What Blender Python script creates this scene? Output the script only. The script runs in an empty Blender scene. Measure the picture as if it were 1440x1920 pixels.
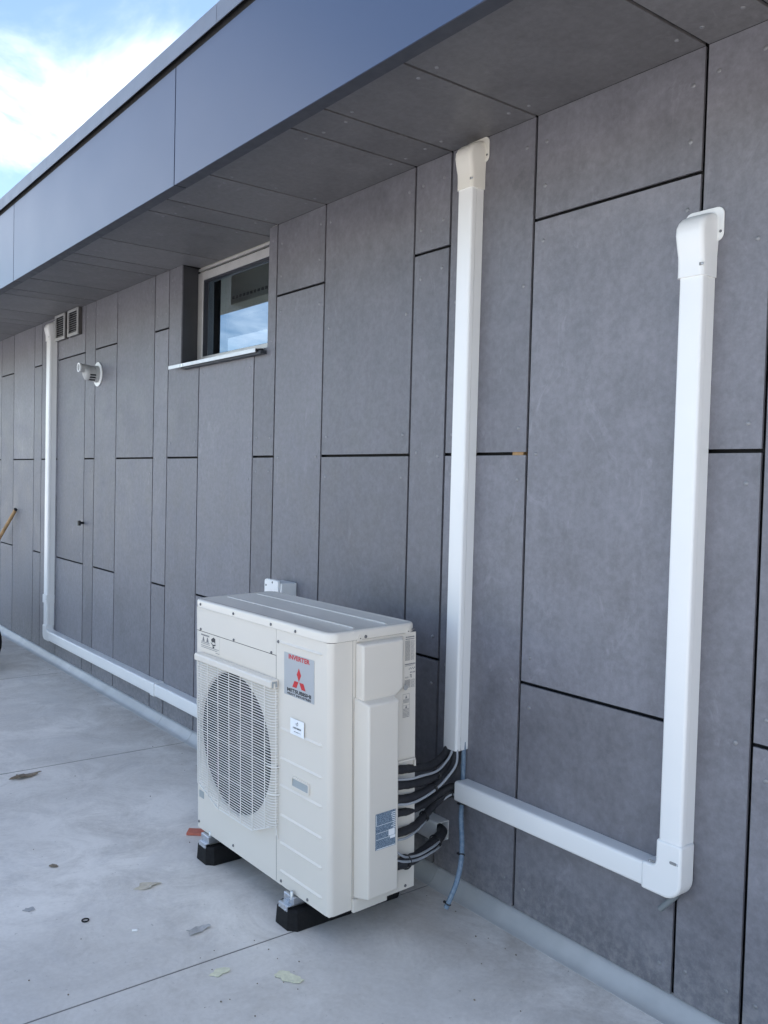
import bpy, math, random
from mathutils import Vector, Matrix

SC = bpy.context.scene
COL = SC.collection
PI = math.pi

# ------------------------------------------------------------------ camera
cam_d = bpy.data.cameras.new('camera')
cam_d.sensor_fit = 'HORIZONTAL'; cam_d.sensor_width = 36.0
cam_d.lens = 1645.70 / 1440.0 * 36.0
cam_d.clip_start = 0.05; cam_d.clip_end = 2000
cam = bpy.data.objects.new('camera', cam_d); COL.objects.link(cam)
_f = Vector((-0.79144, 0.61018, -0.03614)); _r = Vector((0.60966, 0.79226, 0.02519)); _u = Vector((-0.04400, 0.00210, 0.99903))
cam.matrix_world = Matrix(((_r.x, _u.x, -_f.x, 0.0), (_r.y, _u.y, -_f.y, -2.0885), (_r.z, _u.z, -_f.z, 1.44), (0, 0, 0, 1)))
SC.camera = cam

# ------------------------------------------------------------------ world, sun, exposure
SUN_EL = math.radians(42); SUN_AZ = math.radians(25)      # azimuth from +Y (behind the building) towards +X
world = bpy.data.worlds.new('World'); SC.world = world; world.use_nodes = True
def build_world():
    nt = world.node_tree; N = nt.nodes; Lk = nt.links; N.clear()
    out = N.new('ShaderNodeOutputWorld'); bg = N.new('ShaderNodeBackground'); bg.inputs['Strength'].default_value = 0.13
    sky = N.new('ShaderNodeTexSky'); sky.sky_type = 'NISHITA'; sky.sun_disc = False
    sky.sun_elevation = SUN_EL; sky.sun_rotation = SUN_AZ
    sky.altitude = 50; sky.air_density = 1.0; sky.dust_density = 1.0; sky.ozone_density = 1.5
    tc = N.new('ShaderNodeTexCoord'); sep = N.new('ShaderNodeSeparateXYZ'); Lk.new(tc.outputs['Generated'], sep.inputs[0])
    mz = N.new('ShaderNodeMath'); mz.operation = 'MAXIMUM'; Lk.new(sep.outputs['Z'], mz.inputs[0]); mz.inputs[1].default_value = 0.0
    az = N.new('ShaderNodeMath'); az.operation = 'ADD'; Lk.new(mz.outputs[0], az.inputs[0]); az.inputs[1].default_value = 0.22
    dv = N.new('ShaderNodeVectorMath'); dv.operation = 'DIVIDE'; Lk.new(tc.outputs['Generated'], dv.inputs[0])
    cmb = N.new('ShaderNodeCombineXYZ')
    for i in range(3): Lk.new(az.outputs[0], cmb.inputs[i])
    Lk.new(cmb.outputs[0], dv.inputs[1])
    mp = N.new('ShaderNodeMapping'); mp.inputs['Location'].default_value = CLOUD_OFF; mp.inputs['Scale'].default_value = (1.0, 1.0, 1.0)
    mp.inputs['Rotation'].default_value = (0, 0, 0.5)
    Lk.new(dv.outputs[0], mp.inputs[0])
    n1 = N.new('ShaderNodeTexNoise'); n1.inputs['Scale'].default_value = 2.1; n1.inputs['Detail'].default_value = 7; n1.inputs['Roughness'].default_value = 0.55; n1.inputs['Distortion'].default_value = 0.35
    Lk.new(mp.outputs[0], n1.inputs['Vector'])
    rp = N.new('ShaderNodeValToRGB'); rp.color_ramp.interpolation = 'EASE'
    rp.color_ramp.elements[0].position = 0.48; rp.color_ramp.elements[0].color = (0.0, 0.0, 0.0, 1)
    rp.color_ramp.elements[1].position = 0.80; rp.color_ramp.elements[1].color = (1, 1, 1, 1)
    Lk.new(n1.outputs['Fac'], rp.inputs[0])
    mx = N.new('ShaderNodeMix'); mx.data_type = 'RGBA'
    Lk.new(rp.outputs[0], mx.inputs[0])
    Lk.new(sky.outputs[0], mx.inputs[6]); mx.inputs[7].default_value = (9.9, 9.8, 9.9, 1)
    Lk.new(mx.outputs[2], bg.inputs['Color']); Lk.new(bg.outputs[0], out.inputs['Surface'])
CLOUD_OFF = (3.25, 1.66, 0.0)
build_world()
sl = bpy.data.lights.new('sun', 'SUN'); sl.energy = 3.2; sl.angle = math.radians(0.53); sl.color = (1.0, 0.92, 0.80)
sun = bpy.data.objects.new('sun', sl); COL.objects.link(sun)
_sd = Vector((math.sin(SUN_AZ) * math.cos(SUN_EL), math.cos(SUN_AZ) * math.cos(SUN_EL), math.sin(SUN_EL)))
sun.rotation_euler = _sd.to_track_quat('Z', 'Y').to_euler(); sun.location = (0, 8, 12)
SC.view_settings.view_transform = 'Standard'; SC.view_settings.look = 'None'
SC.view_settings.exposure = 1.41; SC.view_settings.gamma = 1.0; SC.view_settings.use_curve_mapping = False
SC.render.engine = 'CYCLES'; SC.cycles.max_bounces = 6; SC.cycles.diffuse_bounces = 4; SC.cycles.glossy_bounces = 3; SC.cycles.transparent_max_bounces = 8
SC.cycles.caustics_reflective = False; SC.cycles.caustics_refractive = False; SC.cycles.adaptive_threshold = 0.02

# ------------------------------------------------------------------ materials
def _new(name):
    m = bpy.data.materials.new(name); m.use_nodes = True
    nt = m.node_tree; b = nt.nodes['Principled BSDF']; return m, nt, b
def _noise(nt, scale, detail=4, rough=0.55, vec=None, dist=0.0):
    n = nt.nodes.new('ShaderNodeTexNoise'); n.inputs['Scale'].default_value = scale; n.inputs['Detail'].default_value = detail
    n.inputs['Roughness'].default_value = rough; n.inputs['Distortion'].default_value = dist
    if vec is not None: nt.links.new(vec, n.inputs['Vector'])
    return n.outputs['Fac']
def _ramp(nt, fac, stops):
    r = nt.nodes.new('ShaderNodeValToRGB'); e = r.color_ramp.elements
    while len(e) < len(stops): e.new(0.5)
    for i, (p, c) in enumerate(stops):
        e[i].position = p; e[i].color = (c, c, c, 1) if not isinstance(c, tuple) else (c[0], c[1], c[2], 1)
    nt.links.new(fac, r.inputs[0]); return r.outputs[0]
def _mix(nt, fac, a, b, mode='MIX'):
    m = nt.nodes.new('ShaderNodeMix'); m.data_type = 'RGBA'; m.blend_type = mode
    for v, i in ((fac, 0), (a, 6), (b, 7)):
        if hasattr(v, 'links'): nt.links.new(v, m.inputs[i])
        elif i == 0: m.inputs[0].default_value = v
        else: m.inputs[i].default_value = (v[0], v[1], v[2], 1)
    return m.outputs[2]
def _coords(nt, kind='Object', rnd=True, scale=(1, 1, 1)):
    tc = nt.nodes.new('ShaderNodeTexCoord'); v = tc.outputs[kind]
    if rnd:
        oi = nt.nodes.new('ShaderNodeObjectInfo'); ml = nt.nodes.new('ShaderNodeMath'); ml.operation = 'MULTIPLY'; ml.inputs[1].default_value = 37.0
        nt.links.new(oi.outputs['Random'], ml.inputs[0])
        ad = nt.nodes.new('ShaderNodeVectorMath'); ad.operation = 'ADD'; nt.links.new(v, ad.inputs[0])
        cb = nt.nodes.new('ShaderNodeCombineXYZ')
        for i in range(3): nt.links.new(ml.outputs[0], cb.inputs[i])
        nt.links.new(cb.outputs[0], ad.inputs[1]); v = ad.outputs[0]
    if scale != (1, 1, 1):
        mp = nt.nodes.new('ShaderNodeMapping'); mp.inputs['Scale'].default_value = scale; nt.links.new(v, mp.inputs[0]); v = mp.outputs[0]
    return v
def _bump(nt, b, fac, strength, dist=0.001):
    bp = nt.nodes.new('ShaderNodeBump'); bp.inputs['Strength'].default_value = strength; bp.inputs['Distance'].default_value = dist
    nt.links.new(fac, bp.inputs['Height']); nt.links.new(bp.outputs[0], b.inputs['Normal'])
def plain(name, col, rough=0.5, metal=0.0, var=0.06, vscale=14.0, bump=0.0, bscale=250.0, spec=0.5, rvar=0.06):
    m, nt, b = _new(name); v = _coords(nt)
    n = _noise(nt, vscale, 3, 0.6, v)
    lo = tuple(c * (1 - var) for c in col); hi = tuple(min(1, c * (1 + var)) for c in col)
    nt.links.new(_ramp(nt, n, [(0.3, lo), (0.7, hi)]), b.inputs['Base Color'])
    nt.links.new(_ramp(nt, _noise(nt, vscale * 1.7, 3, 0.5, v), [(0.3, max(0, rough - rvar)), (0.7, min(1, rough + rvar))]), b.inputs['Roughness'])
    b.inputs['Metallic'].default_value = metal; b.inputs['Specular IOR Level'].default_value = spec
    if bump: _bump(nt, b, _noise(nt, bscale, 2, 0.5, v), bump)
    return m
def fibre_cement(name, tint):
    m, nt, b = _new(name); v = _coords(nt); vs = _coords(nt, scale=(14, 14, 1.3))
    big = _noise(nt, 2.6, 3, 0.6, v); med = _noise(nt, 6.5, 4, 0.68, v); streak = _noise(nt, 3.0, 4, 0.6, vs); fine = _noise(nt, 42, 4, 0.75, v)
    c = _ramp(nt, big, [(0.30, tuple(t * 0.82 for t in tint)), (0.70, tuple(t * 1.18 for t in tint))])
    c = _mix(nt, 0.50, c, _ramp(nt, med, [(0.32, tuple(t * 0.62 for t in tint)), (0.68, tuple(t * 1.38 for t in tint))]))
    c = _mix(nt, 0.12, c, _ramp(nt, streak, [(0.32, tuple(t * 0.72 for t in tint)), (0.68, tuple(t * 1.28 for t in tint))]))
    c = _mix(nt, 0.26, c, _ramp(nt, fine, [(0.35, tuple(t * 0.55 for t in tint)), (0.65, tuple(t * 1.45 for t in tint))]))
    # pale chalky scuffs and handling marks
    sm = _ramp(nt, _noise(nt, 7.5, 5, 0.75, _coords(nt, scale=(1.0, 1.0, 0.5)), 1.2), [(0.60, 0.0), (0.72, 0.45)])
    c = _mix(nt, sm, c, tuple(min(1, t * 1.7) for t in tint))
    oi = nt.nodes.new('ShaderNodeObjectInfo'); mr = nt.nodes.new('ShaderNodeMapRange'); mr.inputs['To Min'].default_value = 0.87; mr.inputs['To Max'].default_value = 1.13
    nt.links.new(oi.outputs['Random'], mr.inputs['Value'])
    cb = nt.nodes.new('ShaderNodeCombineXYZ')
    for i in range(3): nt.links.new(mr.outputs[0], cb.inputs[i])
    c = _mix(nt, 1.0, c, cb.outputs[0], 'MULTIPLY')
    # splash dirt dried on the lowest part of the wall
    ge = nt.nodes.new('ShaderNodeNewGeometry'); sx = nt.nodes.new('ShaderNodeSeparateXYZ'); nt.links.new(ge.outputs['Position'], sx.inputs[0])
    dz = nt.nodes.new('ShaderNodeMapRange'); dz.inputs['From Min'].default_value = 0.30; dz.inputs['From Max'].default_value = 0.05; nt.links.new(sx.outputs['Z'], dz.inputs['Value'])
    dm = nt.nodes.new('ShaderNodeMath'); dm.operation = 'MULTIPLY'; nt.links.new(dz.outputs[0], dm.inputs[0]); nt.links.new(_ramp(nt, fine, [(0.42, 0.0), (0.70, 0.55)]), dm.inputs[1])
    c = _mix(nt, dm.outputs[0], c, (0.30, 0.285, 0.27))
    nt.links.new(c, b.inputs['Base Color'])
    nt.links.new(_ramp(nt, med, [(0.3, 0.42), (0.7, 0.6)]), b.inputs['Roughness'])
    _bump(nt, b, fine, 0.06, 0.0006); b.inputs['Specular IOR Level'].default_value = 0.5
    return m
def deck_material():
    m, nt, b = _new('roof_membrane'); v = _coords(nt, 'Object', False)
    base = (0.83, 0.79, 0.735)
    big = _noise(nt, 0.7, 5, 0.6, v, 0.4); med = _noise(nt, 3.4, 7, 0.78, v, 0.9); fine = _noise(nt, 60, 4, 0.6, v)
    c = _ramp(nt, big, [(0.36, tuple(t * 0.74 for t in base)), (0.60, tuple(t * 1.08 for t in base))])
    st = _ramp(nt, med, [(0.44, 0.0), (0.68, 0.72)])
    c = _mix(nt, st, c, (0.50, 0.465, 0.42))
    st2 = _ramp(nt, _noise(nt, 1.7, 6, 0.72, v, 1.4), [(0.52, 0.0), (0.60, 0.28)])
    c = _mix(nt, st2, c, (0.52, 0.50, 0.485))
    # brown silt washed up along the foot of the wall
    sx = nt.nodes.new('ShaderNodeSeparateXYZ'); nt.links.new(v, sx.inputs[0])
    mr = nt.nodes.new('ShaderNodeMapRange'); mr.inputs['From Min'].default_value = -0.42; mr.inputs['From Max'].default_value = -0.05; nt.links.new(sx.outputs['Y'], mr.inputs['Value'])
    mu = nt.nodes.new('ShaderNodeMath'); mu.operation = 'MULTIPLY'; nt.links.new(mr.outputs[0], mu.inputs[0]); nt.links.new(_ramp(nt, _noise(nt, 2.3, 6, 0.75, v, 0.8), [(0.40, 0.0), (0.66, 1.0)]), mu.inputs[1])
    c = _mix(nt, mu.outputs[0], c, (0.40, 0.35, 0.30))
    sp = _ramp(nt, _noise(nt, 38, 3, 0.7, v), [(0.66, 0.0), (0.74, 0.5)])
    c = _mix(nt, sp, c, (0.22, 0.20, 0.18))
    c = _mix(nt, 0.12, c, _ramp(nt, fine, [(0.3, (0.25, 0.25, 0.25)), (0.7, (0.8, 0.8, 0.8))]))
    nt.links.new(c, b.inputs['Base Color'])
    nt.links.new(_ramp(nt, med, [(0.3, 0.30), (0.7, 0.50)]), b.inputs['Roughness'])
    bp = nt.nodes.new('ShaderNodeBump'); bp.inputs['Strength'].default_value = 0.25; bp.inputs['Distance'].default_value = 0.004
    nt.links.new(_noise(nt, 6.0, 4, 0.6, v), bp.inputs['Height']); nt.links.new(bp.outputs[0], b.inputs['Normal'])
    return m
def glass_material():
    m, nt, b = _new('window_glass'); N = nt.nodes; out = N['Material Output']
    tr = N.new('ShaderNodeBsdfTransparent'); tr.inputs[0].default_value = (0.46, 0.53, 0.60, 1)
    gl = N.new('ShaderNodeBsdfGlossy'); gl.inputs['Roughness'].default_value = 0.0
    fr = N.new('ShaderNodeFresnel'); fr.inputs['IOR'].default_value = 1.6
    geo = N.new('ShaderNodeNewGeometry'); inv_ = N.new('ShaderNodeMath'); inv_.operation = 'SUBTRACT'; inv_.inputs[0].default_value = 1.0; nt.links.new(geo.outputs['Backfacing'], inv_.inputs[1])
    ml = N.new('ShaderNodeMath'); ml.operation = 'MULTIPLY'; nt.links.new(fr.outputs[0], ml.inputs[0]); nt.links.new(inv_.outputs[0], ml.inputs[1])   # only the outer face mirrors
    mx = N.new('ShaderNodeMixShader'); nt.links.new(ml.outputs[0], mx.inputs[0]); nt.links.new(tr.outputs[0], mx.inputs[1]); nt.links.new(gl.outputs[0], mx.inputs[2])
    nt.links.new(mx.outputs[0], out.inputs['Surface']); return m
def hose_material():
    m, nt, b = _new('braided_clear_hose'); v = _coords(nt)
    nt.links.new(_ramp(nt, _noise(nt, 90, 2, 0.6, v), [(0.3, (0.20, 0.30, 0.42)), (0.7, (0.32, 0.42, 0.53))]), b.inputs['Base Color'])
    b.inputs['Roughness'].default_value = 0.12; b.inputs['Transmission Weight'].default_value = 0.35; b.inputs['IOR'].default_value = 1.35
    return m
def print_material(name, ink, paper, scale):
    m, nt, b = _new(name); v = _coords(nt, 'Object', False, (1, 1, 2.2))
    n = _noise(nt, scale, 2, 0.8, v)
    nt.links.new(_ramp(nt, n, [(0.48, ink), (0.62, paper)]), b.inputs['Base Color']); b.inputs['Roughness'].default_value = 0.45
    return m

M = {}
M['panel'] = fibre_cement('fibre_cement_grey', (0.170, 0.168, 0.188))
M['soffit'] = fibre_cement('fibre_cement_shaded', (0.140, 0.136, 0.140))  # same boards as the wall, their shade put in as a darker colour
M['black'] = plain('black_membrane', (0.012, 0.012, 0.014), 0.8)
M['screw'] = plain('coated_screw', (0.24, 0.24, 0.25), 0.4, 0.3)
M['dkscrew'] = plain('dull_steel_screw', (0.16, 0.16, 0.165), 0.4, 0.7)
M['fascia'] = plain('powder_coated_aluminium', (0.026, 0.040, 0.090), 0.30, 0.0, 0.025, 2.0, 0, 600, 0.5, 0.015); M['fascia'].node_tree.nodes['Principled BSDF'].inputs['IOR'].default_value = 1.85
M['trim_and_shade'] = plain('anthracite_and_lip_shade', (0.034, 0.037, 0.047), 0.5, 0.0)  # own colour of gasket and bracket, painted shade on the fascia lip
M['coping'] = plain('coping_aluminium', (0.20, 0.215, 0.25), 0.42, 0.45, 0.05, 5.0)
M['reveal'] = plain('anthracite_reveal', (0.052, 0.053, 0.060), 0.45)
M['frame'] = plain('window_frame_aluminium', (0.56, 0.55, 0.54), 0.35, 0.2)
M['sill'] = plain('sill_aluminium', (0.62, 0.62, 0.63), 0.33, 0.35)
M['glass'] = glass_material()
M['room'] = plain('room_plaster', (0.70, 0.68, 0.62), 0.9)
M['beige'] = plain('beige_board', (0.62, 0.58, 0.46), 0.6)
M['blind'] = plain('dark_curtain', (0.03, 0.03, 0.034), 0.8)
M['wood'] = plain('raw_timber', (0.44, 0.27, 0.13), 0.7, 0, 0.25, 20)
M['pvc'] = plain('white_pvc', (0.80, 0.80, 0.79), 0.30, 0, 0.012, 3.0, 0, 500, 0.5, 0.012)
M['pvc_dk'] = plain('slot_shadow_grey', (0.25, 0.25, 0.25), 0.6)
M['ivory'] = plain('ivory_pvc', (0.80, 0.775, 0.70), 0.3, 0, 0.012, 3.0, rvar=0.012)
M['case'] = plain('powder_coated_steel', (0.69, 0.645, 0.575), 0.36, 0, 0.012, 3.0, 0.04, 900, 0.5, 0.015)
M['cover'] = plain('moulded_plastic_cover', (0.69, 0.645, 0.575), 0.42, 0, 0.012, 3.0, 0.06, 700, 0.5, 0.015)
M['lid'] = plain('glossy_lid_paint', (0.69, 0.65, 0.585), 0.15, 0, 0.012, 3.0, rvar=0.01)
M['grille'] = plain('grille_wire_coating', (0.76, 0.74, 0.70), 0.32, 0, 0.01)
M['dark'] = plain('fan_cavity', (0.008, 0.008, 0.010), 0.7)
M['fan'] = plain('fan_plastic', (0.010, 0.010, 0.012), 0.5)
M['coil'] = plain('coil_fins', (0.13, 0.14, 0.16), 0.5, 0.3)
M['foil'] = plain('brushed_foil_label', (0.43, 0.45, 0.47), 0.40, 0.25, 0.015, 4.0, rvar=0.01)
M['paper'] = plain('white_sticker', (0.86, 0.88, 0.90), 0.4)
M['red'] = plain('red_ink', (0.52, 0.012, 0.018), 0.4)
M['ink'] = plain('black_ink', (0.018, 0.018, 0.022), 0.45)
M['greyink'] = plain('grey_ink', (0.16, 0.16, 0.17), 0.5)
M['blueprint'] = print_material('blue_print', (0.055, 0.10, 0.16), (0.42, 0.50, 0.57), 420)
M['seam'] = plain('seam_line_grey', (0.22, 0.21, 0.20), 0.8); M['stub'] = plain('weathered_grey_plastic', (0.17, 0.19, 0.20), 0.6)
M['rubber'] = plain('black_rubber', (0.011, 0.011, 0.012), 0.8, 0, 0.2, 60, 0.3, 300, 0.25)
M['zinc'] = plain('zinc_plated_steel', (0.52, 0.54, 0.57), 0.32, 0.9, 0.12, 40)
M['foam'] = plain('black_pipe_insulation', (0.022, 0.022, 0.026), 0.7, 0, 0.25, 40, 0.35, 350)
M['cable'] = plain('grey_cable_sheath', (0.36, 0.38, 0.41), 0.4)
M['tie'] = plain('black_nylon', (0.012, 0.012, 0.013), 0.4)
M['hose'] = hose_material()
M['recess_grey'] = plain('recess_shade_grey', (0.33, 0.36, 0.37), 0.5)  # grey that stands for shade in recesses and hollow ends
M['ventgrey'] = plain('vent_plastic', (0.36, 0.36, 0.355), 0.5)
M['ventside'] = plain('vent_body', (0.07, 0.065, 0.062), 0.6)
M['deck'] = deck_material()
M['cove'] = plain('membrane_cove', (0.42, 0.425, 0.425), 0.36, 0, 0.10, 7, 0.1, 60)
M['redplastic'] = plain('red_plastic_shim', (0.52, 0.15, 0.10), 0.55, 0, 0.12)
M['leaf'] = plain('dry_leaf', (0.21, 0.17, 0.125), 0.8, 0, 0.4, 60)
M['tan'] = plain('tan_card', (0.55, 0.50, 0.41), 0.8, 0, 0.15, 40)
M['tape'] = plain('grey_tape', (0.42, 0.415, 0.41), 0.55, 0, 0.2, 60)
M['yellow'] = plain('pale_yellow_foam', (0.68, 0.67, 0.50), 0.8, 0, 0.12, 60)
M['steel'] = plain('painted_steel', (0.10, 0.11, 0.12), 0.5)
M['green'] = plain('green_tray', (0.05, 0.14, 0.07), 0.5)
M['bristle'] = plain('broom_bristle', (0.25, 0.10, 0.04), 0.9)

# ------------------------------------------------------------------ mesh helpers
class MB:
    def __init__(s): s.v = []; s.f = []
    def box(s, x0, x1, y0, y1, z0, z1):
        b = len(s.v)
        s.v += [(x0, y0, z0), (x1, y0, z0), (x1, y1, z0), (x0, y1, z0), (x0, y0, z1), (x1, y0, z1), (x1, y1, z1), (x0, y1, z1)]
        s.f += [tuple(b + i for i in q) for q in ((3, 2, 1, 0), (4, 5, 6, 7), (0, 1, 5, 4), (1, 2, 6, 5), (2, 3, 7, 6), (3, 0, 4, 7))]
        return s
    def loft(s, rings, caps=True):
        b = len(s.v); n = len(rings[0])
        for r in rings: s.v += [tuple(p) for p in r]
        for k in range(len(rings) - 1):
            for i in range(n):
                j = (i + 1) % n; s.f.append((b + k * n + i, b + k * n + j, b + (k + 1) * n + j, b + (k + 1) * n + i))
        if caps:
            s.f.append(tuple(b + i for i in range(n))[::-1]); m = b + (len(rings) - 1) * n
            s.f.append(tuple(m + i for i in range(n)))
        return s
    def prism(s, poly, fn, a0, a1):          # poly of (u,v), fn(u,v,a) -> xyz
        return s.loft([[fn(u, v, a0) for u, v in poly], [fn(u, v, a1) for u, v in poly]])
    def hollow(s, outer, inner, fn, a0, a1):  # open-ended tube between two outlines of equal length
        b = len(s.v); n = len(outer)
        for ring, a in ((outer, a0), (outer, a1), (inner, a1), (inner, a0)): s.v += [fn(u, v, a) for u, v in ring]
        for k in range(4):
            k2 = (k + 1) % 4
            for i in range(n):
                j = (i + 1) % n; s.f.append((b + k * n + i, b + k * n + j, b + k2 * n + j, b + k2 * n + i))
        return s
    def tube(s, pts, r, n=8, close=True):
        pts = [Vector(p) for p in pts]; rings = []; up = None
        for i, p in enumerate(pts):
            t = (pts[min(i + 1, len(pts) - 1)] - pts[max(i - 1, 0)]).normalized()
            if up is None: up = t.orthogonal().normalized()
            up = (up - t * up.dot(t)).normalized(); q = t.cross(up)
            rr = r(i / (len(pts) - 1)) if callable(r) else r
            rings.append([p + (up * math.cos(2 * PI * k / n) + q * math.sin(2 * PI * k / n)) * rr for k in range(n)])
        return s.loft(rings, close)
    def dome(s, c, axis, r, h, n=8):
        c = Vector(c); a = Vector(axis).normalized(); u = a.orthogonal().normalized(); w = a.cross(u); rings = []
        for rr, hh in ((r, 0), (r * 0.92, h * 0.55), (r * 0.55, h)):
            rings.append([c + a * hh + (u * math.cos(2 * PI * k / n) + w * math.sin(2 * PI * k / n)) * rr for k in range(n)])
        return s.loft(rings)
    def quad(s, *p):
        b = len(s.v); s.v += [tuple(q) for q in p]; s.f.append(tuple(range(b, b + len(p)))); return s
    def mesh(s, name):
        me = bpy.data.meshes.new(name); me.from_pydata([tuple(v) for v in s.v], [], s.f); me.validate(); me.update(); return me
    def build(s, name, mat, parent=None, smooth=40, bevel=0.0, seg=2, center=True):
        me = s.mesh(name); off = Vector((0, 0, 0))
        if center and parent is None or center == 'force':
            xs = [v.co for v in me.vertices]
            off = Vector(((min(c.x for c in xs) + max(c.x for c in xs)) / 2, (min(c.y for c in xs) + max(c.y for c in xs)) / 2, min(c.z for c in xs)))
            me.transform(Matrix.Translation(-off))
        o = bpy.data.objects.new(name, me); COL.objects.link(o); me.materials.append(M[mat]); o.location = off
        import bmesh
        bm = bmesh.new(); bm.from_mesh(me); bmesh.ops.recalc_face_normals(bm, faces=bm.faces); bm.to_mesh(me); bm.free()
        if parent is not None:
            o.parent = parent
        if bevel:
            md = o.modifiers.new('bevel', 'BEVEL'); md.width = bevel; md.segments = seg; md.limit_method = 'ANGLE'; md.angle_limit = math.radians(35)
        if smooth:
            me.polygons.foreach_set('use_smooth', [True] * len(me.polygons)); me.set_sharp_from_angle(angle=math.radians(smooth))
        return o
def empty(name, loc=(0, 0, 0)):
    o = bpy.data.objects.new(name, None); COL.objects.link(o); o.location = loc; o.empty_display_size = 0.1; return o
def tag(o, label, cat, group=None):
    o['label'] = label; o['category'] = cat
    if group: o['group'] = group
    return o
def structure(o): o['kind'] = 'structure'; return o
def rrect(x0, x1, y0, y1, r, n=5):
    pts = []
    for cx, cy, a in ((x1 - r, y1 - r, 0), (x0 + r, y1 - r, 90), (x0 + r, y0 + r, 180), (x1 - r, y0 + r, 270)):
        for k in range(n + 1):
            t = math.radians(a + 90 * k / n); pts.append((cx + r * math.cos(t), cy + r * math.sin(t)))
    return pts
def arc(cx, cy, r, a0, a1, n):
    return [(cx + r * math.cos(math.radians(a0 + (a1 - a0) * k / n)), cy + r * math.sin(math.radians(a0 + (a1 - a0) * k / n))) for k in range(n + 1)]
def smooth_path(pts, per=8):
    P = [Vector(p) for p in pts]; out = []
    for i in range(len(P) - 1):
        a = P[max(i - 1, 0)]; b = P[i]; c = P[i + 1]; d = P[min(i + 2, len(P) - 1)]
        for k in range(per):
            t = k / per
            out.append(0.5 * ((2 * b) + (c - a) * t + (2 * a - 5 * b + 4 * c - d) * t * t + (3 * b - a - 3 * c + d) * t ** 3))
    out.append(P[-1]); return out
def link_part(name, me, mat, parent, loc=(0, 0, 0)):
    o = bpy.data.objects.new(name, me); COL.objects.link(o); o.parent = parent; o.location = loc
    if not me.materials: me.materials.append(M[mat])
    return o

# ------------------------------------------------------------------ roof deck (ground)
SEAMS = [-14.4, -12.38, -10.38, -8.37, -6.36, -4.35, -2.325, -0.32, 1.69, 3.7]
deck = MB().box(-400, 400, -400, 60, -0.6, -0.006).build('roof_deck', 'deck', smooth=0, center=False); structure(deck)
for i in range(len(SEAMS) - 1):
    x0, x1 = SEAMS[i], SEAMS[i + 1]
    m = MB(); lap = 0.07                         # each sheet laps 70 mm over its left neighbour; the welded edge is a 3 mm step
    m.loft([[(x0 + 0.002, y, -0.004), (x1 - 0.002, y, -0.004), (x1 - 0.002, y, 0.0008), (x1 - lap, y, 0.0), (x0 + 0.004, y, 0.0), (x0 + 0.002, y, -0.001)] for y in (-14.0, 0.02)])
    s = m.build('membrane_sheet', 'deck', deck, smooth=0)
    e = MB().box(x1 - 0.0014, x1 + 0.0014, -14, -0.05, -0.004, 0.0002).build('weld_seam', 'seam', deck, smooth=0)  # thin grey line in the joint between two sheets
# rounded membrane upstand at the foot of the wall
CX = [-14, -12.4, -10.4, -8.37, -6.36, -4.745, -4.352, -2.33, -0.3, 0.6]
cove_root = structure(MB().box(-14, 0.6, 0.0, 0.02, -0.004, 0.030).build('wall_upstand', 'black', smooth=0))
cove_root.location = cove_root.location
def cove_piece(x0, x1):
    prof = [(0.012, -0.003), (-0.058, -0.003), (-0.058, 0.0014), (-0.047, 0.004), (-0.037, 0.009), (-0.028, 0.018), (-0.019, 0.030), (-0.011, 0.041), (-0.005, 0.048), (0.012, 0.051)]
    return MB().loft([[(x, y, z) for y, z in prof] for x in (x0 + 0.0012, x1 - 0.0012)])
for a, b in zip(CX[:-1], CX[1:]):
    o = cove_piece(a, b).build('cove_strip', 'cove', None, smooth=60, center=False); o.parent = cove_root; o.matrix_parent_inverse = Matrix.Translation(-cove_root.location)

# ------------------------------------------------------------------ building
bld = empty('building', (-5.3, 2.0, 0))
tag(bld, 'flat roofed building clad in grey fibre cement panels under a deep eave', 'building')
BINV = Matrix.Translation((5.3, -2.0, 0))
def bpart(mb, name, mat, parent=None, **kw):
    o = mb.build(name, mat, None, center='force', **kw)
    if parent is None: o.parent = bld; o.matrix_parent_inverse = BINV
    else: o.parent = parent; o.matrix_parent_inverse = (Matrix.Translation(Vector((-5.3, 2.0, 0))) @ BINV @ Matrix.Translation(parent.location)).inverted()
    return o
# column edges of the cladding: 200 / 400 / 600 mm repeat
edges = [-1.164]
wid = [0.2, 0.6, 0.4]; k = 0
while edges[-1] > -12.5: edges.append(round(edges[-1] - wid[k % 3], 4)); k += 1
edges = edges[::-1]; wr = [0.4, 0.6, 0.2]; k = 0
while edges[-1] < 0.4: edges.append(round(edges[-1] + wr[k % 3], 4)); k += 1
ZB, ZLO, ZMID, ZHI, ZS = 0.052, 0.797, 1.5376, 2.278, 2.6055
iB = edges.index(-1.164)
OX0, OX1, OZ = -4.597, -3.640, 2.052
G = 0.0054
rnd = random.Random(7)
def screws_for(x0, x1, z0, z1, skip=None):
    H = z1 - z0; rows = [z0 + 0.075, z1 - 0.075]
    if H < 0.45: rows = [z0 + 0.09, z1 - 0.085]
    nmid = max(0, int(round(H / 0.6)) - 1)
    for q in range(nmid): rows.append(z0 + H * (q + 1) / (nmid + 1))
    m = MB(); cnt = 0
    for z in rows:
        for x in (x0 + 0.035, x1 - 0.035):
            if skip and skip(x, z): continue
            xx = x + rnd.uniform(-0.004, 0.004); zz = z + rnd.uniform(-0.012, 0.012)
            m.dome((xx, 0.0005, zz), (0, -1, 0), 0.0068, 0.0026, 10); cnt += 1
    return m, cnt
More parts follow.
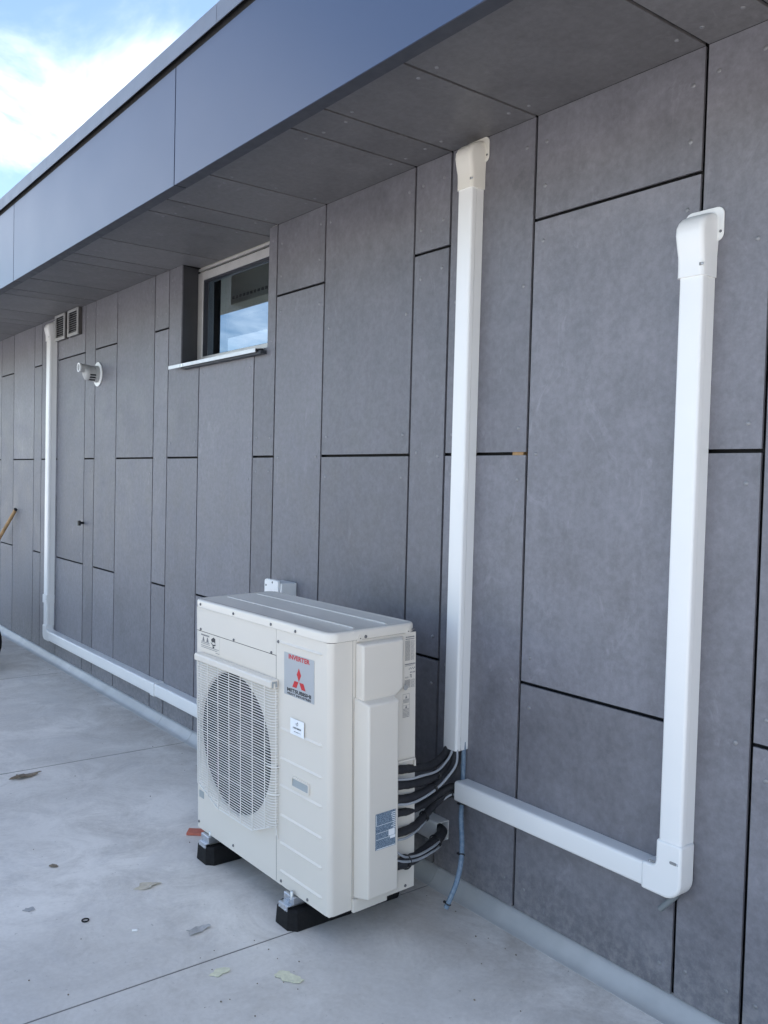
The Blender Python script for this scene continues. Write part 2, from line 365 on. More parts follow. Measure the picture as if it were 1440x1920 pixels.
for i in range(len(edges) - 1):
    x0, x1 = edges[i], edges[i + 1]
    mid = (i - (iB - 1)) % 2 == 0                # the column left of the 'B' edge has its joint at mid height
    zs = [ZB - G, ZMID, ZS + G] if mid else [ZB - G, ZLO, ZHI, ZS + G]
    for a, b in zip(zs[:-1], zs[1:]):
        xa, xb, za, zb = x0 + G, x1 - G, a + G, b - G
        poly = [(xa, za), (xb, za), (xb, zb), (xa, zb)]; skip = None
        if xa < OX1 and xb > OX0 and zb > OZ:
            if za > OZ: continue
            if xa < OX0: poly = [(xa, za), (xb, za), (xb, OZ), (OX0, OZ), (OX0, zb), (xa, zb)]; skip = lambda x, z: x > OX0 - 0.02 and z > OZ - 0.03
            elif xb > OX1: poly = [(xa, za), (xb, za), (xb, zb), (OX1, zb), (OX1, OZ), (xa, OZ)]; skip = lambda x, z: x < OX1 + 0.02 and z > OZ - 0.03
            else: zb = OZ; poly = [(xa, za), (xb, za), (xb, zb), (xa, zb)]
        p = bpart(MB().prism(poly, lambda u, v, w: (u, w, v), 0.0, 0.008), 'wall_panel', 'panel', smooth=0)
        sm, cnt = screws_for(xa, xb, za, zb, skip)
        if cnt:
            so = bpart(sm, 'screw_heads', 'screw', p, smooth=50); so['kind'] = 'stuff'
# backing wall behind the open joints
XL, XR = edges[0], edges[-1]
back = MB(); back.box(XL, OX0 - 0.06, 0.03, 0.14, 0, 2.75); back.box(OX1 + 0.02, XR, 0.03, 0.14, 0, 2.75)
back.box(OX0 - 0.059, OX1 + 0.019, 0.03, 0.14, 0, OZ - 0.01)
bpart(back, 'backing_wall', 'black', smooth=0)
bpart(MB().box(-2.036, -1.988, 0.009, 0.029, ZMID - 0.02, ZMID + 0.02), 'timber_batten', 'wood', smooth=0)
# end walls; unseen rear wall with a gap added to let daylight in
bpart(MB().box(XL + 0.002, XL + 0.2, 0.15, 6.0, 0, 2.74), 'end_wall', 'panel', smooth=0)
bpart(MB().box(XR - 0.2, XR - 0.002, 0.15, 6.0, 0, 2.74), 'end_wall', 'panel', smooth=0)
bpart(MB().box(XL + 0.21, -5.6, 5.8, 6.0, 0, 2.74), 'rear_wall', 'panel', smooth=0)
bpart(MB().box(-0.66, XR - 0.21, 5.8, 6.0, 0, 2.74), 'rear_wall', 'panel', smooth=0)
# room behind the window
rl = MB(); rl.box(-10.19, OX0 - 0.06, 0.141, 0.149, 0, 2.69); rl.box(OX1 + 0.02, -2.61, 0.141, 0.149, 0, 2.69); rl.box(OX0 - 0.059, OX1 + 0.019, 0.141, 0.149, 0, OZ - 0.01)
bpart(rl, 'bounce_lining', 'room', smooth=0)  # pale board added to bounce daylight onto the bulkhead
bpart(MB().box(-10.3, -10.2, 0.15, 5.79, 0, 2.74), 'room_wall', 'room', smooth=0)
bpart(MB().box(-2.6, -2.5, 0.15, 5.79, 0, 2.74), 'room_wall', 'room', smooth=0)
for ya, yb_ in ((0.15, 1.10), (3.3, 5.79)): bpart(MB().box(-10.19, -2.61, ya, yb_, 2.70, 2.74), 'room_ceiling', 'room', smooth=0)
# soffit panels share the joints of the wall
for i in range(len(edges) - 1):
    x0, x1 = edges[i] + G, edges[i + 1] - G
    yb = -0.001
    if x0 < OX1 and x1 > OX0: yb = 0.112
    if x0 < OX1 < x1 or x0 < OX0 < x1:          # stepped where the soffit runs into the window recess
        poly = [(x0, -0.70), (x1, -0.70), (x1, 0.112), (OX0 + 0.001, 0.112), (OX0 + 0.001, -0.001), (x0, -0.001)] if x0 < OX0 else [(x0, -0.70), (x1, -0.70), (x1, -0.001), (OX1 - 0.001, -0.001), (OX1 - 0.001, 0.112), (x0, 0.112)]
    else: poly = [(x0, -0.70), (x1, -0.70), (x1, yb), (x0, yb)]
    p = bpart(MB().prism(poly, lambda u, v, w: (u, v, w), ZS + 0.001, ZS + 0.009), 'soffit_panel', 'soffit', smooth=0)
    m = MB()
    for y in (-0.44, -0.09) if x1 - x0 < 0.3 else (-0.46, -0.27, -0.085):
        for x in (x0 + 0.035, x1 - 0.035):
            if y == -0.27 and rnd.random() < 0.6: continue
            m.dome((x + rnd.uniform(-0.004, 0.004), y + rnd.uniform(-0.01, 0.01), ZS + 0.0015), (0, 0, -1), 0.0068, 0.0026, 10)
    so = bpart(m, 'screw_heads', 'screw', p, smooth=50); so['kind'] = 'stuff'
bpart(MB().box(XL, XR, -0.70, 0.029, ZS + 0.03, 2.74), 'soffit_framing', 'black', smooth=0)
# fascia cassettes with a return lip, coping above
fj = [-10.66, -11.45, -9.34, -7.235, -5.128, -3.022, -0.915, 0.70]
for a, b in zip(fj[:-1], fj[1:]):
    prof = [(-0.753, 2.485), (-0.749, 2.485), (-0.749, 2.903), (-0.753, 2.903)]
    bpart(MB().loft([[(x, y, z) for y, z in prof] for x in (a + 0.0035, b - 0.0035)]), 'fascia_panel', 'fascia', smooth=0)
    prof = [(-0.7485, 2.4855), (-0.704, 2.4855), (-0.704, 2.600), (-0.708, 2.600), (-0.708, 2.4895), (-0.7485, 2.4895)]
    bpart(MB().loft([[(x, y, z) for y, z in prof] for x in (a + 0.0035, b - 0.0035)]), 'shaded_lip', 'trim_and_shade', smooth=0)  # return lip of the cassette, its shade put in as dark colour
bpart(MB().box(-13.1, 0.66, -0.745, -0.71, 2.50, 2.93), 'fascia_backing', 'black', smooth=0)
rs_ = MB(); rs_.box(-13.1, 0.66, -0.7445, 1.10, 2.75, 2.90); rs_.box(-13.1, 0.66, 3.3, 6.1, 2.75, 2.90); rs_.box(-13.1, -10.2, 1.1, 3.3, 2.75, 2.90); rs_.box(-2.6, 0.66, 1.1, 3.3, 2.75, 2.90)   # opening: roof light over the room
bpart(rs_, 'roof_slab', 'black', smooth=0)
cj = [-13.3, -11.8, -9.98, -8.155, -6.33, -4.502, -2.676, -0.85, 0.72]
for a, b in zip(cj[:-1], cj[1:]):
    prof = [(-0.768, 2.921), (-0.765, 2.921), (-0.765, 2.980), (-0.42, 2.995), (-0.42, 2.998), (-0.768, 2.984)]
    bpart(MB().loft([[(x, y, z) for y, z in prof] for x in (a + 0.0012, b - 0.0012)]), 'coping', 'coping', smooth=0)
bpart(MB().box(-13.1, 0.66, -0.740, -0.44, 2.931, 2.978), 'coping_core', 'black', smooth=0)
# window
FX0, FX1, FY = -4.633, -3.655, 0.114
wf = MB()
wf.box(FX0, FX0 + 0.062, FY, FY + 0.07, 2.055, 2.580); wf.box(FX1 - 0.062, FX1, FY, FY + 0.07, 2.055, 2.580)
wf.box(FX0 + 0.062, FX1 - 0.062, FY, FY + 0.07, 2.535, 2.580); wf.box(FX0 + 0.062, FX1 - 0.062, FY, FY + 0.07, 2.055, 2.108)
win = bpart(wf, 'window', 'frame', smooth=0, bevel=0.002, seg=1)
bpart(MB().box(FX0 + 0.055, FX1 - 0.055, FY + 0.030, FY + 0.036, 2.10, 2.54), 'pane', 'glass', win, smooth=0)
gk = MB(); gk.box(FX0 + 0.0625, FX0 + 0.072, FY + 0.004, FY + 0.029, 2.109, 2.534); gk.box(FX0 + 0.0725, FX1 - 0.063, FY + 0.004, FY + 0.029, 2.524, 2.534)
bpart(gk, 'gasket', 'trim_and_shade', win, smooth=0)
bpart(MB().box(FX0, FX1, FY + 0.002, FY + 0.02, 2.592, 2.605), 'head_strip', 'frame', win, smooth=0)
bpart(MB().box(FX0, FX1, FY + 0.055, FY + 0.08, 2.5805, 2.62), 'head_gap', 'black', win, smooth=0)
rv = MB(); rv.loft([[(OX0 - 0.008, 0.009, z), (OX0 - 0.002, 0.009, z), (FX0 + 0.003, FY - 0.001, z), (FX0 - 0.004, FY - 0.001, z)] for z in (2.056, 2.604)])
bpart(rv, 'reveal', 'reveal', win, smooth=0)
bpart(MB().box(OX1 + 0.0005, OX1 + 0.006, 0.009, 0.18, 2.03, 2.604), 'reveal', 'reveal', win, smooth=0)
sp = [(-0.048, 2.028), (-0.044, 2.028), (-0.044, 2.043), (FY - 0.002, 2.062), (FY - 0.002, 2.066), (-0.048, 2.046)]
bpart(MB().loft([[(x, y, z) for y, z in sp] for x in (-4.655, -3.672)]), 'sill', 'sill', win, smooth=0)
bpart(MB().box(-4.52, -3.645, -0.034, 0.03, 2.020, 2.036), 'sill_bracket', 'trim_and_shade', win, smooth=0)
bb = MB(); bb.box(-4.98, -3.55, 0.50, 0.605, 2.508, 2.698)
bpart(bb, 'bulkhead', 'beige', smooth=0, bevel=0.004, seg=1)
ph = MB()
for q in range(26): ph.box(-4.95 + q * 0.045, -4.95 + q * 0.045 + 0.024, 0.4955, 0.4995, 2.540, 2.556)
bpart(ph, 'perforated_strip', 'ventside', smooth=0)
cu = MB()
pts = [(-5.70 + 0.0225 * q, 0.30 + 0.018 * math.sin(q * 1.25)) for q in range(43)]
cu.loft([[(x, y, z) for x, y in pts] + [(x, y + 0.004, z) for x, y in pts[::-1]] for z in (1.2, 2.66)])
bpart(cu, 'curtain', 'blind', smooth=60)

# ------------------------------------------------------------------ white pipe trunking
def duct_profile(hw, dep, r=0.009, t=0.0025):
    def half(h, d, rr): return [(-h + 0.0018, 0.0), (-h + 0.0018, d * 0.58), (-h + 0.0042, d * 0.59), (-h + 0.0042, d * 0.63), (-h, d * 0.64)] + [(-h + rr - rr * math.cos(a), d - rr + rr * math.sin(a)) for a in [PI / 2 * k / 5 for k in range(6)]]
    o = half(hw, dep, r); o = o + [(-u, v) for u, v in o[::-1]]
    i = half(hw - t, dep - t, r * 0.7); i = [(u, max(v, t)) for u, v in i]; i = i + [(-u, v) for u, v in i[::-1]]
    return o, i
def vduct(xc, hw, dep, z0, z1): o, i = duct_profile(hw, dep); return MB().hollow(o, i, lambda u, v, a: (xc + u, -v - 0.0005, a), z0, z1)
def hduct(zc, hw, dep, x0, x1): o, i = duct_profile(hw, dep); return MB().hollow(o, i, lambda u, v, a: (a, -v - 0.0005, zc + u), x0, x1)
def ring_sect(xc, hw, dep, r, z):
    r = min(r, dep * 0.9, hw * 0.9)
    pts = [(-hw, 0.0)] + [(-hw + r - r * math.cos(a), dep - r + r * math.sin(a)) for a in [PI / 2 * k / 6 for k in range(7)]]
    pts = pts + [(-u, v) for u, v in pts[::-1]]
    return [(xc + u, -v - 0.001, z) for u, v in pts]
def wall_cap(xc, hw, dep, z0, mat, parent, top=1.0):
    m = MB()
    prof = [(0.0, 0.0045, 0.0045), (0.032, 0.0045, 0.0045), (0.055, 0.0045, 0.006), (0.085, 0.006, 0.012), (0.110, 0.007, 0.016), (0.128, 0.007, 0.014), (0.143, 0.006, 0.006), (0.154, 0.004, -0.006), (0.162, 0.001, -0.022), (0.167, -0.003, -0.038), (0.168, -0.005, -0.050)]
    m.loft([ring_sect(xc, hw + dw, dep + dd, 0.014, z0 + h * top) for h, dw, dd in prof])
    c = m.build('wall_cap', mat, parent, smooth=50)
    fl = MB().prism(rrect(xc - 0.057, xc + 0.057, z0 + 0.094 * top, z0 + 0.183 * top, 0.02), lambda u, v, a: (u, a, v), -0.0055, -0.0008)
    fl.build('flange', mat, c, smooth=30, bevel=0.001, seg=1)
    slot(xc + hw * 0.80, -dep - 0.0045, z0 + 0.027, c, 1)
    MB().dome((xc + 0.049, -0.0055, z0 + 0.118 * top), (0, -1, 0), 0.004, 0.002, 8).build('screw', 'dkscrew', c)
    return c
def slot(x, y, z, parent, s=1):
    MB().prism(rrect(x - 0.014, x + 0.008, z - 0.0040, z + 0.0040, 0.0038), lambda u, v, a: (u, a, v), y - 0.0006, y + 0.0015).build('screw_slot', 'pvc_dk', parent, smooth=0)
    MB().dome((x + 0.010 * s, y + 0.0005, z), (0.5 * s, -1, 0), 0.0035, 0.002, 8).build('screw', 'zinc', parent)
def elbow(parent, x0, x1, z0, z1, sx, arm_x, arm_z, dep):
    # vertical leg between x0..x1, horizontal leg between z0..z1, outer corner at the bottom on side sx
    e = 0.004; xi0, xi1, zi0, zi1 = x0 - e, x1 + e, z0 - e, z1 + e
    R = 0.05
    if sx > 0: poly = [(arm_x, zi0)] + arc(xi1 - R, zi0 + R, R, -90, 0, 8) + [(xi1, arm_z), (xi0, arm_z)] + arc(xi0 - 0.016, zi1 + 0.016, 0.016, 0, -90, 4) + [(arm_x, zi1)]
    else: poly = [(xi0, arm_z)] + arc(xi0 + R, zi0 + R, R, 180, 270, 8) + [(arm_x, zi0), (arm_x, zi1)] + arc(xi1 + 0.016, zi1 + 0.016, 0.016, 270, 180, 4) + [(xi1, arm_z)]
    return MB().prism(poly, lambda u, v, a: (u, a, v), -dep - 0.0045, -0.001).build('elbow', 'pvc', parent, smooth=30, bevel=0.007, seg=3)
TG = 'white pipe trunking fixed to the cladding'
def trunk(label): return tag(empty('pipe_trunking'), label, 'trunking', TG)
# run rising in the middle to the soffit
t = trunk('tall straight white trunking from soffit down to pipes beside the condenser'); t.location = (-2.232, 0, 0.515)
def tloc(o_list, t):
    for o in o_list: pass
def finish(t):      # children were modelled in world coordinates
    inv = Matrix.Translation(t.location).inverted()
    for o in bpy.data.objects:
        if o.parent == t: o.matrix_parent_inverse = inv
vduct(-2.232, 0.035, 0.057, 0.515, 2.47).build('trunk_cover', 'pvc', t, smooth=50)
wall_cap(-2.232, 0.035, 0.057, 2.432, 'ivory', t, 0.96); finish(t)
# run on the right with the elbow
t = trunk('white trunking turning an elbow near the deck, capped below the panel joint'); t.location = (-1.349, 0, 0.341)
vduct(-1.349, 0.035, 0.060, 0.46, 2.02).build('trunk_cover', 'pvc', t, smooth=50)
hduct(0.380, 0.034, 0.060, -2.195, -1.40).build('trunk_cover', 'pvc', t, smooth=50)
el = elbow(t, -1.384, -1.314, 0.346, 0.414, 1, -1.432, 0.494, 0.060)
slot(-1.330, -0.0645, 0.444, el); slot(-1.404, -0.052, 0.4195, el, -1)
wall_cap(-1.351, 0.035, 0.060, 1.990, 'pvc', t, 1.0); finish(t)
# long run on the far left that turns and passes behind the condenser
t = trunk('long white trunking below the louvred vents, running low behind the condenser'); t.location = (-6.83, 0, 0.161)
vduct(-6.832, 0.040, 0.057, 0.25, 2.46).build('trunk_cover', 'pvc', t, smooth=50)
hduct(0.202, 0.036, 0.059, -6.80, -2.285).build('trunk_cover', 'pvc', t, smooth=50)
el = elbow(t, -6.872, -6.792, 0.166, 0.238, -1, -6.735, 0.275, 0.058)
MB().loft([ring_sect(-6.832, 0.046, 0.0635, 0.01, z) for z in (0.444, 0.506)]).build('coupling', 'pvc', t, smooth=50)
cp = MB().loft([[(x, y, 0.202 + (xx + 4.78)) for xx, y, z in ring_sect(-4.78, 0.040, 0.0635, 0.01, 0)] for x in (-4.806, -4.750)]); cp.build('coupling', 'pvc', t, smooth=50)
slot(-6.80, -0.0625, 0.475, el)
wall_cap(-6.838, 0.040, 0.057, 2.424, 'pvc', t, 0.86); finish(t)
# box trunking that peeps over the condenser
t = trunk('short boxy white trunking just visible above the condenser lid'); t.location = (-3.39, 0, 0.247)
MB().loft([[(x, y, z) for x, y in [(-3.45, -0.001), (-3.45, -0.082), (-3.332, -0.082), (-3.332, -0.001)]] for z in (0.247, 0.972)]).build('trunk_cover', 'pvc', t, smooth=0, bevel=0.004)
bc = MB().loft([[(x, -0.083, z) for x, z in rrect(-3.462, -3.34, 0.90, 0.985, 0.012)], [(x, -0.094, z) for x, z in rrect(-3.460, -3.342, 0.90, 0.983, 0.014)]]).build('clip_cover', 'pvc', t, smooth=50, bevel=0.002)
MB().dome((-3.445, -0.094, 0.955), (0, -1, 0), 0.005, 0.002).build('screw', 'dkscrew', bc)
MB().dome((-3.39, -0.094, 0.972), (0, -1, 0), 0.005, 0.002).build('screw', 'dkscrew', bc); finish(t)

# ------------------------------------------------------------------ condenser unit
W, D, H = 0.883, 0.3415, 0.875
a = 0.0205
ex = Vector((math.cos(a), math.sin(a), -0.002)).normalized(); ey = Vector((-math.sin(a), math.cos(a), 0.026)).normalized(); ez = ex.cross(ey)
FRB = Vector((-2.166, -0.5905, 0.10))
unit = empty('condenser_unit')
tag(unit, 'cream white outdoor air conditioning condenser with wire fan grille', 'air conditioner')
UO = FRB - ex * (W / 2) + ey * (D / 2)
unit.matrix_world = Matrix(((ex.x, ey.x, ez.x, UO.x), (ex.y, ey.y, ez.y, UO.y), (ex.z, ey.z, ez.z, UO.z), (0, 0, 0, 1)))
UOFF = Matrix.Translation((-W / 2, -D / 2, 0))
def up(mb, name, mat, parent=None, **kw):
    o = mb.build(name, mat, None, center=False, **kw); o.data.transform(UOFF); o.parent = parent or unit; return o
R = 0.021
def ribbon(path, z0, z1, th=0.0012):
    m = MB(); n = len(path); P = [Vector((x, y, 0)) for x, y in path]; inn = []
    for i in range(n):
        d = (P[min(i + 1, n - 1)] - P[max(i - 1, 0)]).normalized(); nn = Vector((-d.y, d.x, 0)); inn.append(P[i] + nn * th)
    out = [(p.x, p.y) for p in P] + [(p.x, p.y) for p in inn[::-1]]
    return m.prism(out, lambda u, v, a: (u, v, a), z0, z1)
FCX, FCZ, FR = 0.292, 0.392, 0.256
def holed_plate(x0, x1, z0, z1, cx, cz, r, y, n=72):
    m = MB(); ang = sorted(set([2 * PI * k / n for k in range(n)] + [math.atan2(z - cz, x - cx) % (2 * PI) for x in (x0, x1) for z in (z0, z1)]))
    inner = []; outer = []
    for t_ in ang:
        c, s_ = math.cos(t_), math.sin(t_); ts = []
        if c > 1e-9: ts.append((x1 - cx) / c)
        if c < -1e-9: ts.append((x0 - cx) / c)
        if s_ > 1e-9: ts.append((z1 - cz) / s_)
        if s_ < -1e-9: ts.append((z0 - cz) / s_)
        tt = min(ts); inner.append((cx + r * c, cz + r * s_)); outer.append((cx + tt * c, cz + tt * s_))
    N_ = len(ang); b = 0
    bell = [(r, y), (r - 0.003, y + 0.001), (r - 0.006, y + 0.006), (r - 0.007, y + 0.010)]
    m.v += [(u, y, v) for u, v in outer]
    for rr, yy in bell: m.v += [(cx + rr * math.cos(t_), yy, cz + rr * math.sin(t_)) for t_ in ang]
    for k in range(len(bell)):
        for i in range(N_):
            j = (i + 1) % N_; m.f.append((k * N_ + i, k * N_ + j, (k + 1) * N_ + j, (k + 1) * N_ + i))
    return m
fp = holed_plate(R, 0.5785, 0.0, 0.757, FCX, FCZ, FR, 0.0)
rb = ribbon([(0, D), (0, R)] + arc(R, R, R, 180, 270, 6)[1:], 0.0, 0.757); off = len(fp.v); fp.v += rb.v; fp.f += [tuple(i + off for i in f) for f in rb.f]
front = up(fp, 'fan_panel', 'case', smooth=35)
up(ribbon([(0, D), (0, R)] + arc(R, R, R, 180, 270, 6)[1:] + [(0.5785, 0)], 0.7590, 0.8445), 'top_strip', 'case', smooth=35)
svc = up(ribbon([(0.5805, 0), (W - R, 0)] + arc(W - R, R, R, 270, 360, 8)[1:] + [(W, 0.0855)], 0.0, 0.8445), 'service_panel', 'case', smooth=35)
up(ribbon([(W, 0.0872), (W, D - 0.001)], 0.0, 0.8445), 'side_panel', 'case', smooth=35)
up(MB().box(0.004, W - 0.004, D - 0.012, D - 0.002, 0.003, 0.8440), 'coil', 'coil', smooth=0)
cav = MB(); cav.box(0.004, W - 0.004, 0.115, D - 0.013, 0.004, 0.843); cav.box(0.560, W - 0.028, 0.0028, 0.114, 0.004, 0.843); cav.box(0.028, 0.5595, 0.0028, 0.114, 0.70, 0.843); cav.box(0.004, 0.027, 0.03, 0.114, 0.004, 0.843); cav.box(W-0.0275, W-0.004, 0.03, 0.114, 0.004, 0.843)
up(cav, 'inner_chassis', 'dark', smooth=0)
up(MB().box(0.006, W - 0.006, 0.004, D - 0.004, -0.002, 0.0035), 'base_pan', 'case', smooth=0)
# embossed lid
def rounded_foot(x0, x1, y0, y1, r): return rrect(x0, x1, y0, y1, r, 6)
lid = MB(); e = 0.003
lid.loft([[(x, y, z) for x, y in rounded_foot(-e + i, W + e - i, -e + i, D + e - i, R + 0.016 - i)] for z, i in ((0.8460, 0.0), (0.8680, 0.0), (0.8735, 0.0025), (0.8755, 0.008), (0.8755, 0.014), (0.8735, 0.020))])
lo = up(lid, 'lid', 'lid', smooth=50)
for yy in (0.122, 0.251):
    up(MB().tube([(0.035, yy, 0.8722), (W - 0.045, yy, 0.8722)], 0.0042, 8), 'lid_rib', 'lid', lo, smooth=60)
# embossed ribs on the service panel
for zz in (0.8065, 0.5240, 0.4255, 0.3345, 0.2360, 0.1425, 0.0485):
    up(MB().loft([[(x, 0.0002, zz + 0.0055 * k_), (x, -0.0048 * k_, zz - 0.0005), (x, -0.0040 * k_, zz - 0.0030 * k_), (x, 0.0002, zz - 0.0050 * k_)] for x, k_ in ((0.602, 0.15), (0.609, 1.0), (0.838, 1.0), (0.846, 0.15))]), 'rib', 'case', svc, smooth=20)
# handle rim, the shade of its recess put in as grey
hd = MB(); ro = rrect(0.676, 0.779, 0.350, 0.387, 0.006, 3); ri = rrect(0.682, 0.773, 0.356, 0.381, 0.004, 3)
hd.hollow(ro, ri, lambda u, v, a_: (u, a_, v), -0.0055, 0.0008); up(hd, 'handle', 'cover', svc, smooth=30)
up(MB().quad((0.681, -0.0048, 0.355), (0.774, -0.0048, 0.355), (0.774, -0.0003, 0.382), (0.681, -0.0003, 0.382)), 'handle_shade', 'recess_grey', svc, smooth=0)  # slanted face coloured grey for the shade inside the grip
up(MB().box(0.030, 0.066, -0.0012, -0.0002, 0.122, 0.148), 'handle_shade', 'recess_grey', front, smooth=0)
# screws
sm = MB().dome((0, 0, 0), (0, -1, 0), 0.0052, 0.0035, 10).mesh('screw_mesh'); sm.materials.append(M['dkscrew'])
for x, z in ((0.052, 0.859), (0.301, 0.858), (0.552, 0.857), (0.699, 0.856), (0.048, 0.765), (0.298, 0.764), (0.550, 0.763), (0.593, 0.806), (0.026, 0.024), (0.290, 0.021), (0.590, 0.389), (0.610, 0.014), (0.765, 0.012)):
    yy = -0.0032 if z > 0.85 else -0.0002
    link_part('screw', sm, 'dkscrew', unit, (x - W / 2, yy - D / 2, z))
sm2 = MB().dome((0, 0, 0), (1, 0, 0), 0.0052, 0.0035, 10).mesh('screw_mesh_side'); sm2.materials.append(M['dkscrew'])
for y, z in ((0.133, 0.853), (0.326, 0.854), (0.303, 0.012)):
    link_part('screw', sm2, 'dkscrew', unit, (W / 2 + (0.0032 if z > 0.5 else 0.0002), y - D / 2, z))
for y in (0.108, 0.302):
    tb = MB().prism([(y - 0.011, 0.842), (y + 0.011, 0.842), (y + 0.003, 0.861), (y - 0.003, 0.861)], lambda u, v, a_: (a_, u, v), W + 0.0032, W + 0.0062)
    o = up(tb, 'lid_tab', 'case', smooth=0)
    up(MB().dome((W + 0.0062, y + 0.003, 0.850), (1, 0, 0), 0.0022, 0.0004, 8), 'tab_hole', 'ink', o)
# fan
fan = MB()
for b_ in range(3):
    t0 = 2 * PI * b_ / 3 + 0.4; rings = []
    for q in range(9):
        r_ = 0.06 + (FR - 0.085) * q / 8; sw = 0.95 - 0.25 * q / 8; lean = 0.22 * (q / 8) ** 1.5
        lo_ = t0 + lean - sw / 2; hi_ = t0 + lean + sw / 2
        sec = []
        for k_ in range(6):
            tt = lo_ + (hi_ - lo_) * k_ / 5; sec.append((FCX + r_ * math.cos(tt), 0.055 + 0.055 * k_ / 5, FCZ + r_ * math.sin(tt)))
        rings.append(sec + [(x, y + 0.004, z) for x, y, z in sec[::-1]])
    fan.loft(rings)
fan.tube([(FCX, 0.045, FCZ), (FCX, 0.05, FCZ), (FCX, 0.105, FCZ)], lambda s_: 0.055 if s_ < 0.3 else 0.066, 20)
up(fan, 'fan', 'fan', smooth=40)
sh = MB(); sh.loft([[(FCX + rr * math.cos(2 * PI * q / 48), yy, FCZ + rr * math.sin(2 * PI * q / 48)) for q in range(48)] for rr, yy in ((FR - 0.004, 0.0102), (FR - 0.0075, 0.0104), (FR - 0.008, 0.1135), (FR - 0.002, 0.1135))], False)
up(sh, 'fan_shroud', 'dark', smooth=40)
# wire grille
gr = MB(); zt, zbm = 0.656, 0.142
xs_l, xs_r = 0.066, 0.582
nw = 57
for q in range(nw):
    z = zbm + (zt - zbm) * q / (nw - 1); cut = max(0.0, (0.192 - z) / 0.05)
    xl = xs_l + cut * 0.15; xr = xs_r - cut * 0.12
    yf = -0.024; r_ = 0.0021 if q in (14, 28, 42) else 0.0017
    gr.tube([(xl - 0.012, -0.003, z), (xl - 0.010, -0.014, z), (xl - 0.001, yf + 0.002, z), (xl + 0.012, yf, z), ((xl + xr) / 2, yf, z), (xr - 0.012, yf, z), (xr + 0.001, yf + 0.002, z), (xr + 0.010, -0.014, z), (xr + 0.012, -0.003, z)], r_, 5)
grille = up(gr, 'fan_grille', 'grille', smooth=60)
gv = MB()
for q in range(7):
    x = 0.068 + 0.0802 * q; zb_ = zbm + 0.0
    if x < xs_l + 0.15: zb_ = 0.192 - (x - xs_l) / 0.15 * 0.05
    if x > xs_r - 0.12: zb_ = 0.192 - (xs_r - x) / 0.12 * 0.05
    gv.tube([(x, -0.0265, zb_ - 0.002), (x, -0.0265, zt + 0.002)], 0.0016, 6)
for x, y in ((xs_l - 0.0105, -0.010), (xs_r + 0.0105, -0.010)): gv.tube([(x, y, 0.190), (x, y, zt + 0.002)], 0.0021, 6)
gv.tube([(xs_l, -0.024, 0.192), (xs_l + 0.15, -0.024, zbm - 0.002), (xs_r - 0.12, -0.024, zbm - 0.002), (xs_r, -0.024, 0.192)], 0.0022, 6)
gv.tube([(xs_r + 0.0105, -0.010, 0.19), (xs_r + 0.010, -0.006, 0.165), (xs_r + 0.010, -0.002, 0.150)], 0.0022, 6)
up(gv, 'upright_wires', 'grille', grille, smooth=60)
tb = MB().loft([[(x, y, z) for y, z in [(-0.0005, 0.655), (-0.031, 0.655), (-0.031, 0.674), (-0.027, 0.680), (-0.0005, 0.682)]] for x in (xs_l - 0.014, xs_r + 0.012)])
topbar = up(tb, 'grille_top_bar', 'case', grille, smooth=0, bevel=0.003)
up(MB().box(xs_r + 0.0125, xs_r + 0.0135, -0.026, -0.006, 0.657, 0.676), 'bar_end', 'recess_grey', grille, smooth=0)  # grey inset painted as the dark of the open bar end
up(MB().box(xs_r + 0.0126, xs_r + 0.0146, -0.020, -0.014, 0.650, 0.670), 'bar_clip', 'case', grille, smooth=0)
for z in (0.300, 0.392): up(MB().tube([(xs_r - 0.02, -0.027, z), (xs_r + 0.004, -0.022, z), (xs_r + 0.016, -0.010, z), (xs_r + 0.018, 0.0, z)], 0.0026, 6), 'grille_clip', 'grille', grille, smooth=60)
# valve covers on the end
def frustum_x(x0, r0, x1, r1):
    m = MB(); m.loft([[(x, y, z) for y, z in ((a_[0], a_[2]), (a_[1], a_[2]), (a_[1], a_[3]), (a_[0], a_[3]))] for x, a_ in ((x0, r0), (x1, r1))]); return m
uc = MB(); 
o_ = [(0.094, 0.647), (0.238, 0.647), (0.287, 0.668), (0.287, 0.838), (0.094, 0.838)]; i_ = [(0.103, 0.655), (0.230, 0.655), (0.262, 0.680), (0.262, 0.832), (0.103, 0.832)]
uc.loft([[(W + 0.0006, y, z) for y, z in o_], [(W + 0.032, y, z) for y, z in i_]])
up(uc, 'upper_valve_cover', 'cover', smooth=30, bevel=0.006, seg=3)
lc = up(frustum_x(W + 0.0008, (0.088, 0.236, 0.036, 0.670), W + 0.062, (0.102, 0.221, 0.048, 0.653)), 'lower_valve_cover', 'cover', smooth=30, bevel=0.006, seg=3)
up(MB().box(W + 0.0006, W + 0.012, 0.083, 0.218, -0.006, 0.0355), 'cover_skirt', 'cover', smooth=0, bevel=0.002)
gh = MB(); gh.box(W + 0.0006, W + 0.010, 0.262, 0.336, 0.426, 0.433); gh.box(W + 0.0006, W + 0.010, 0.332, 0.338, 0.405, 0.4255)
up(gh, 'side_grip', 'cover', smooth=0, bevel=0.002)
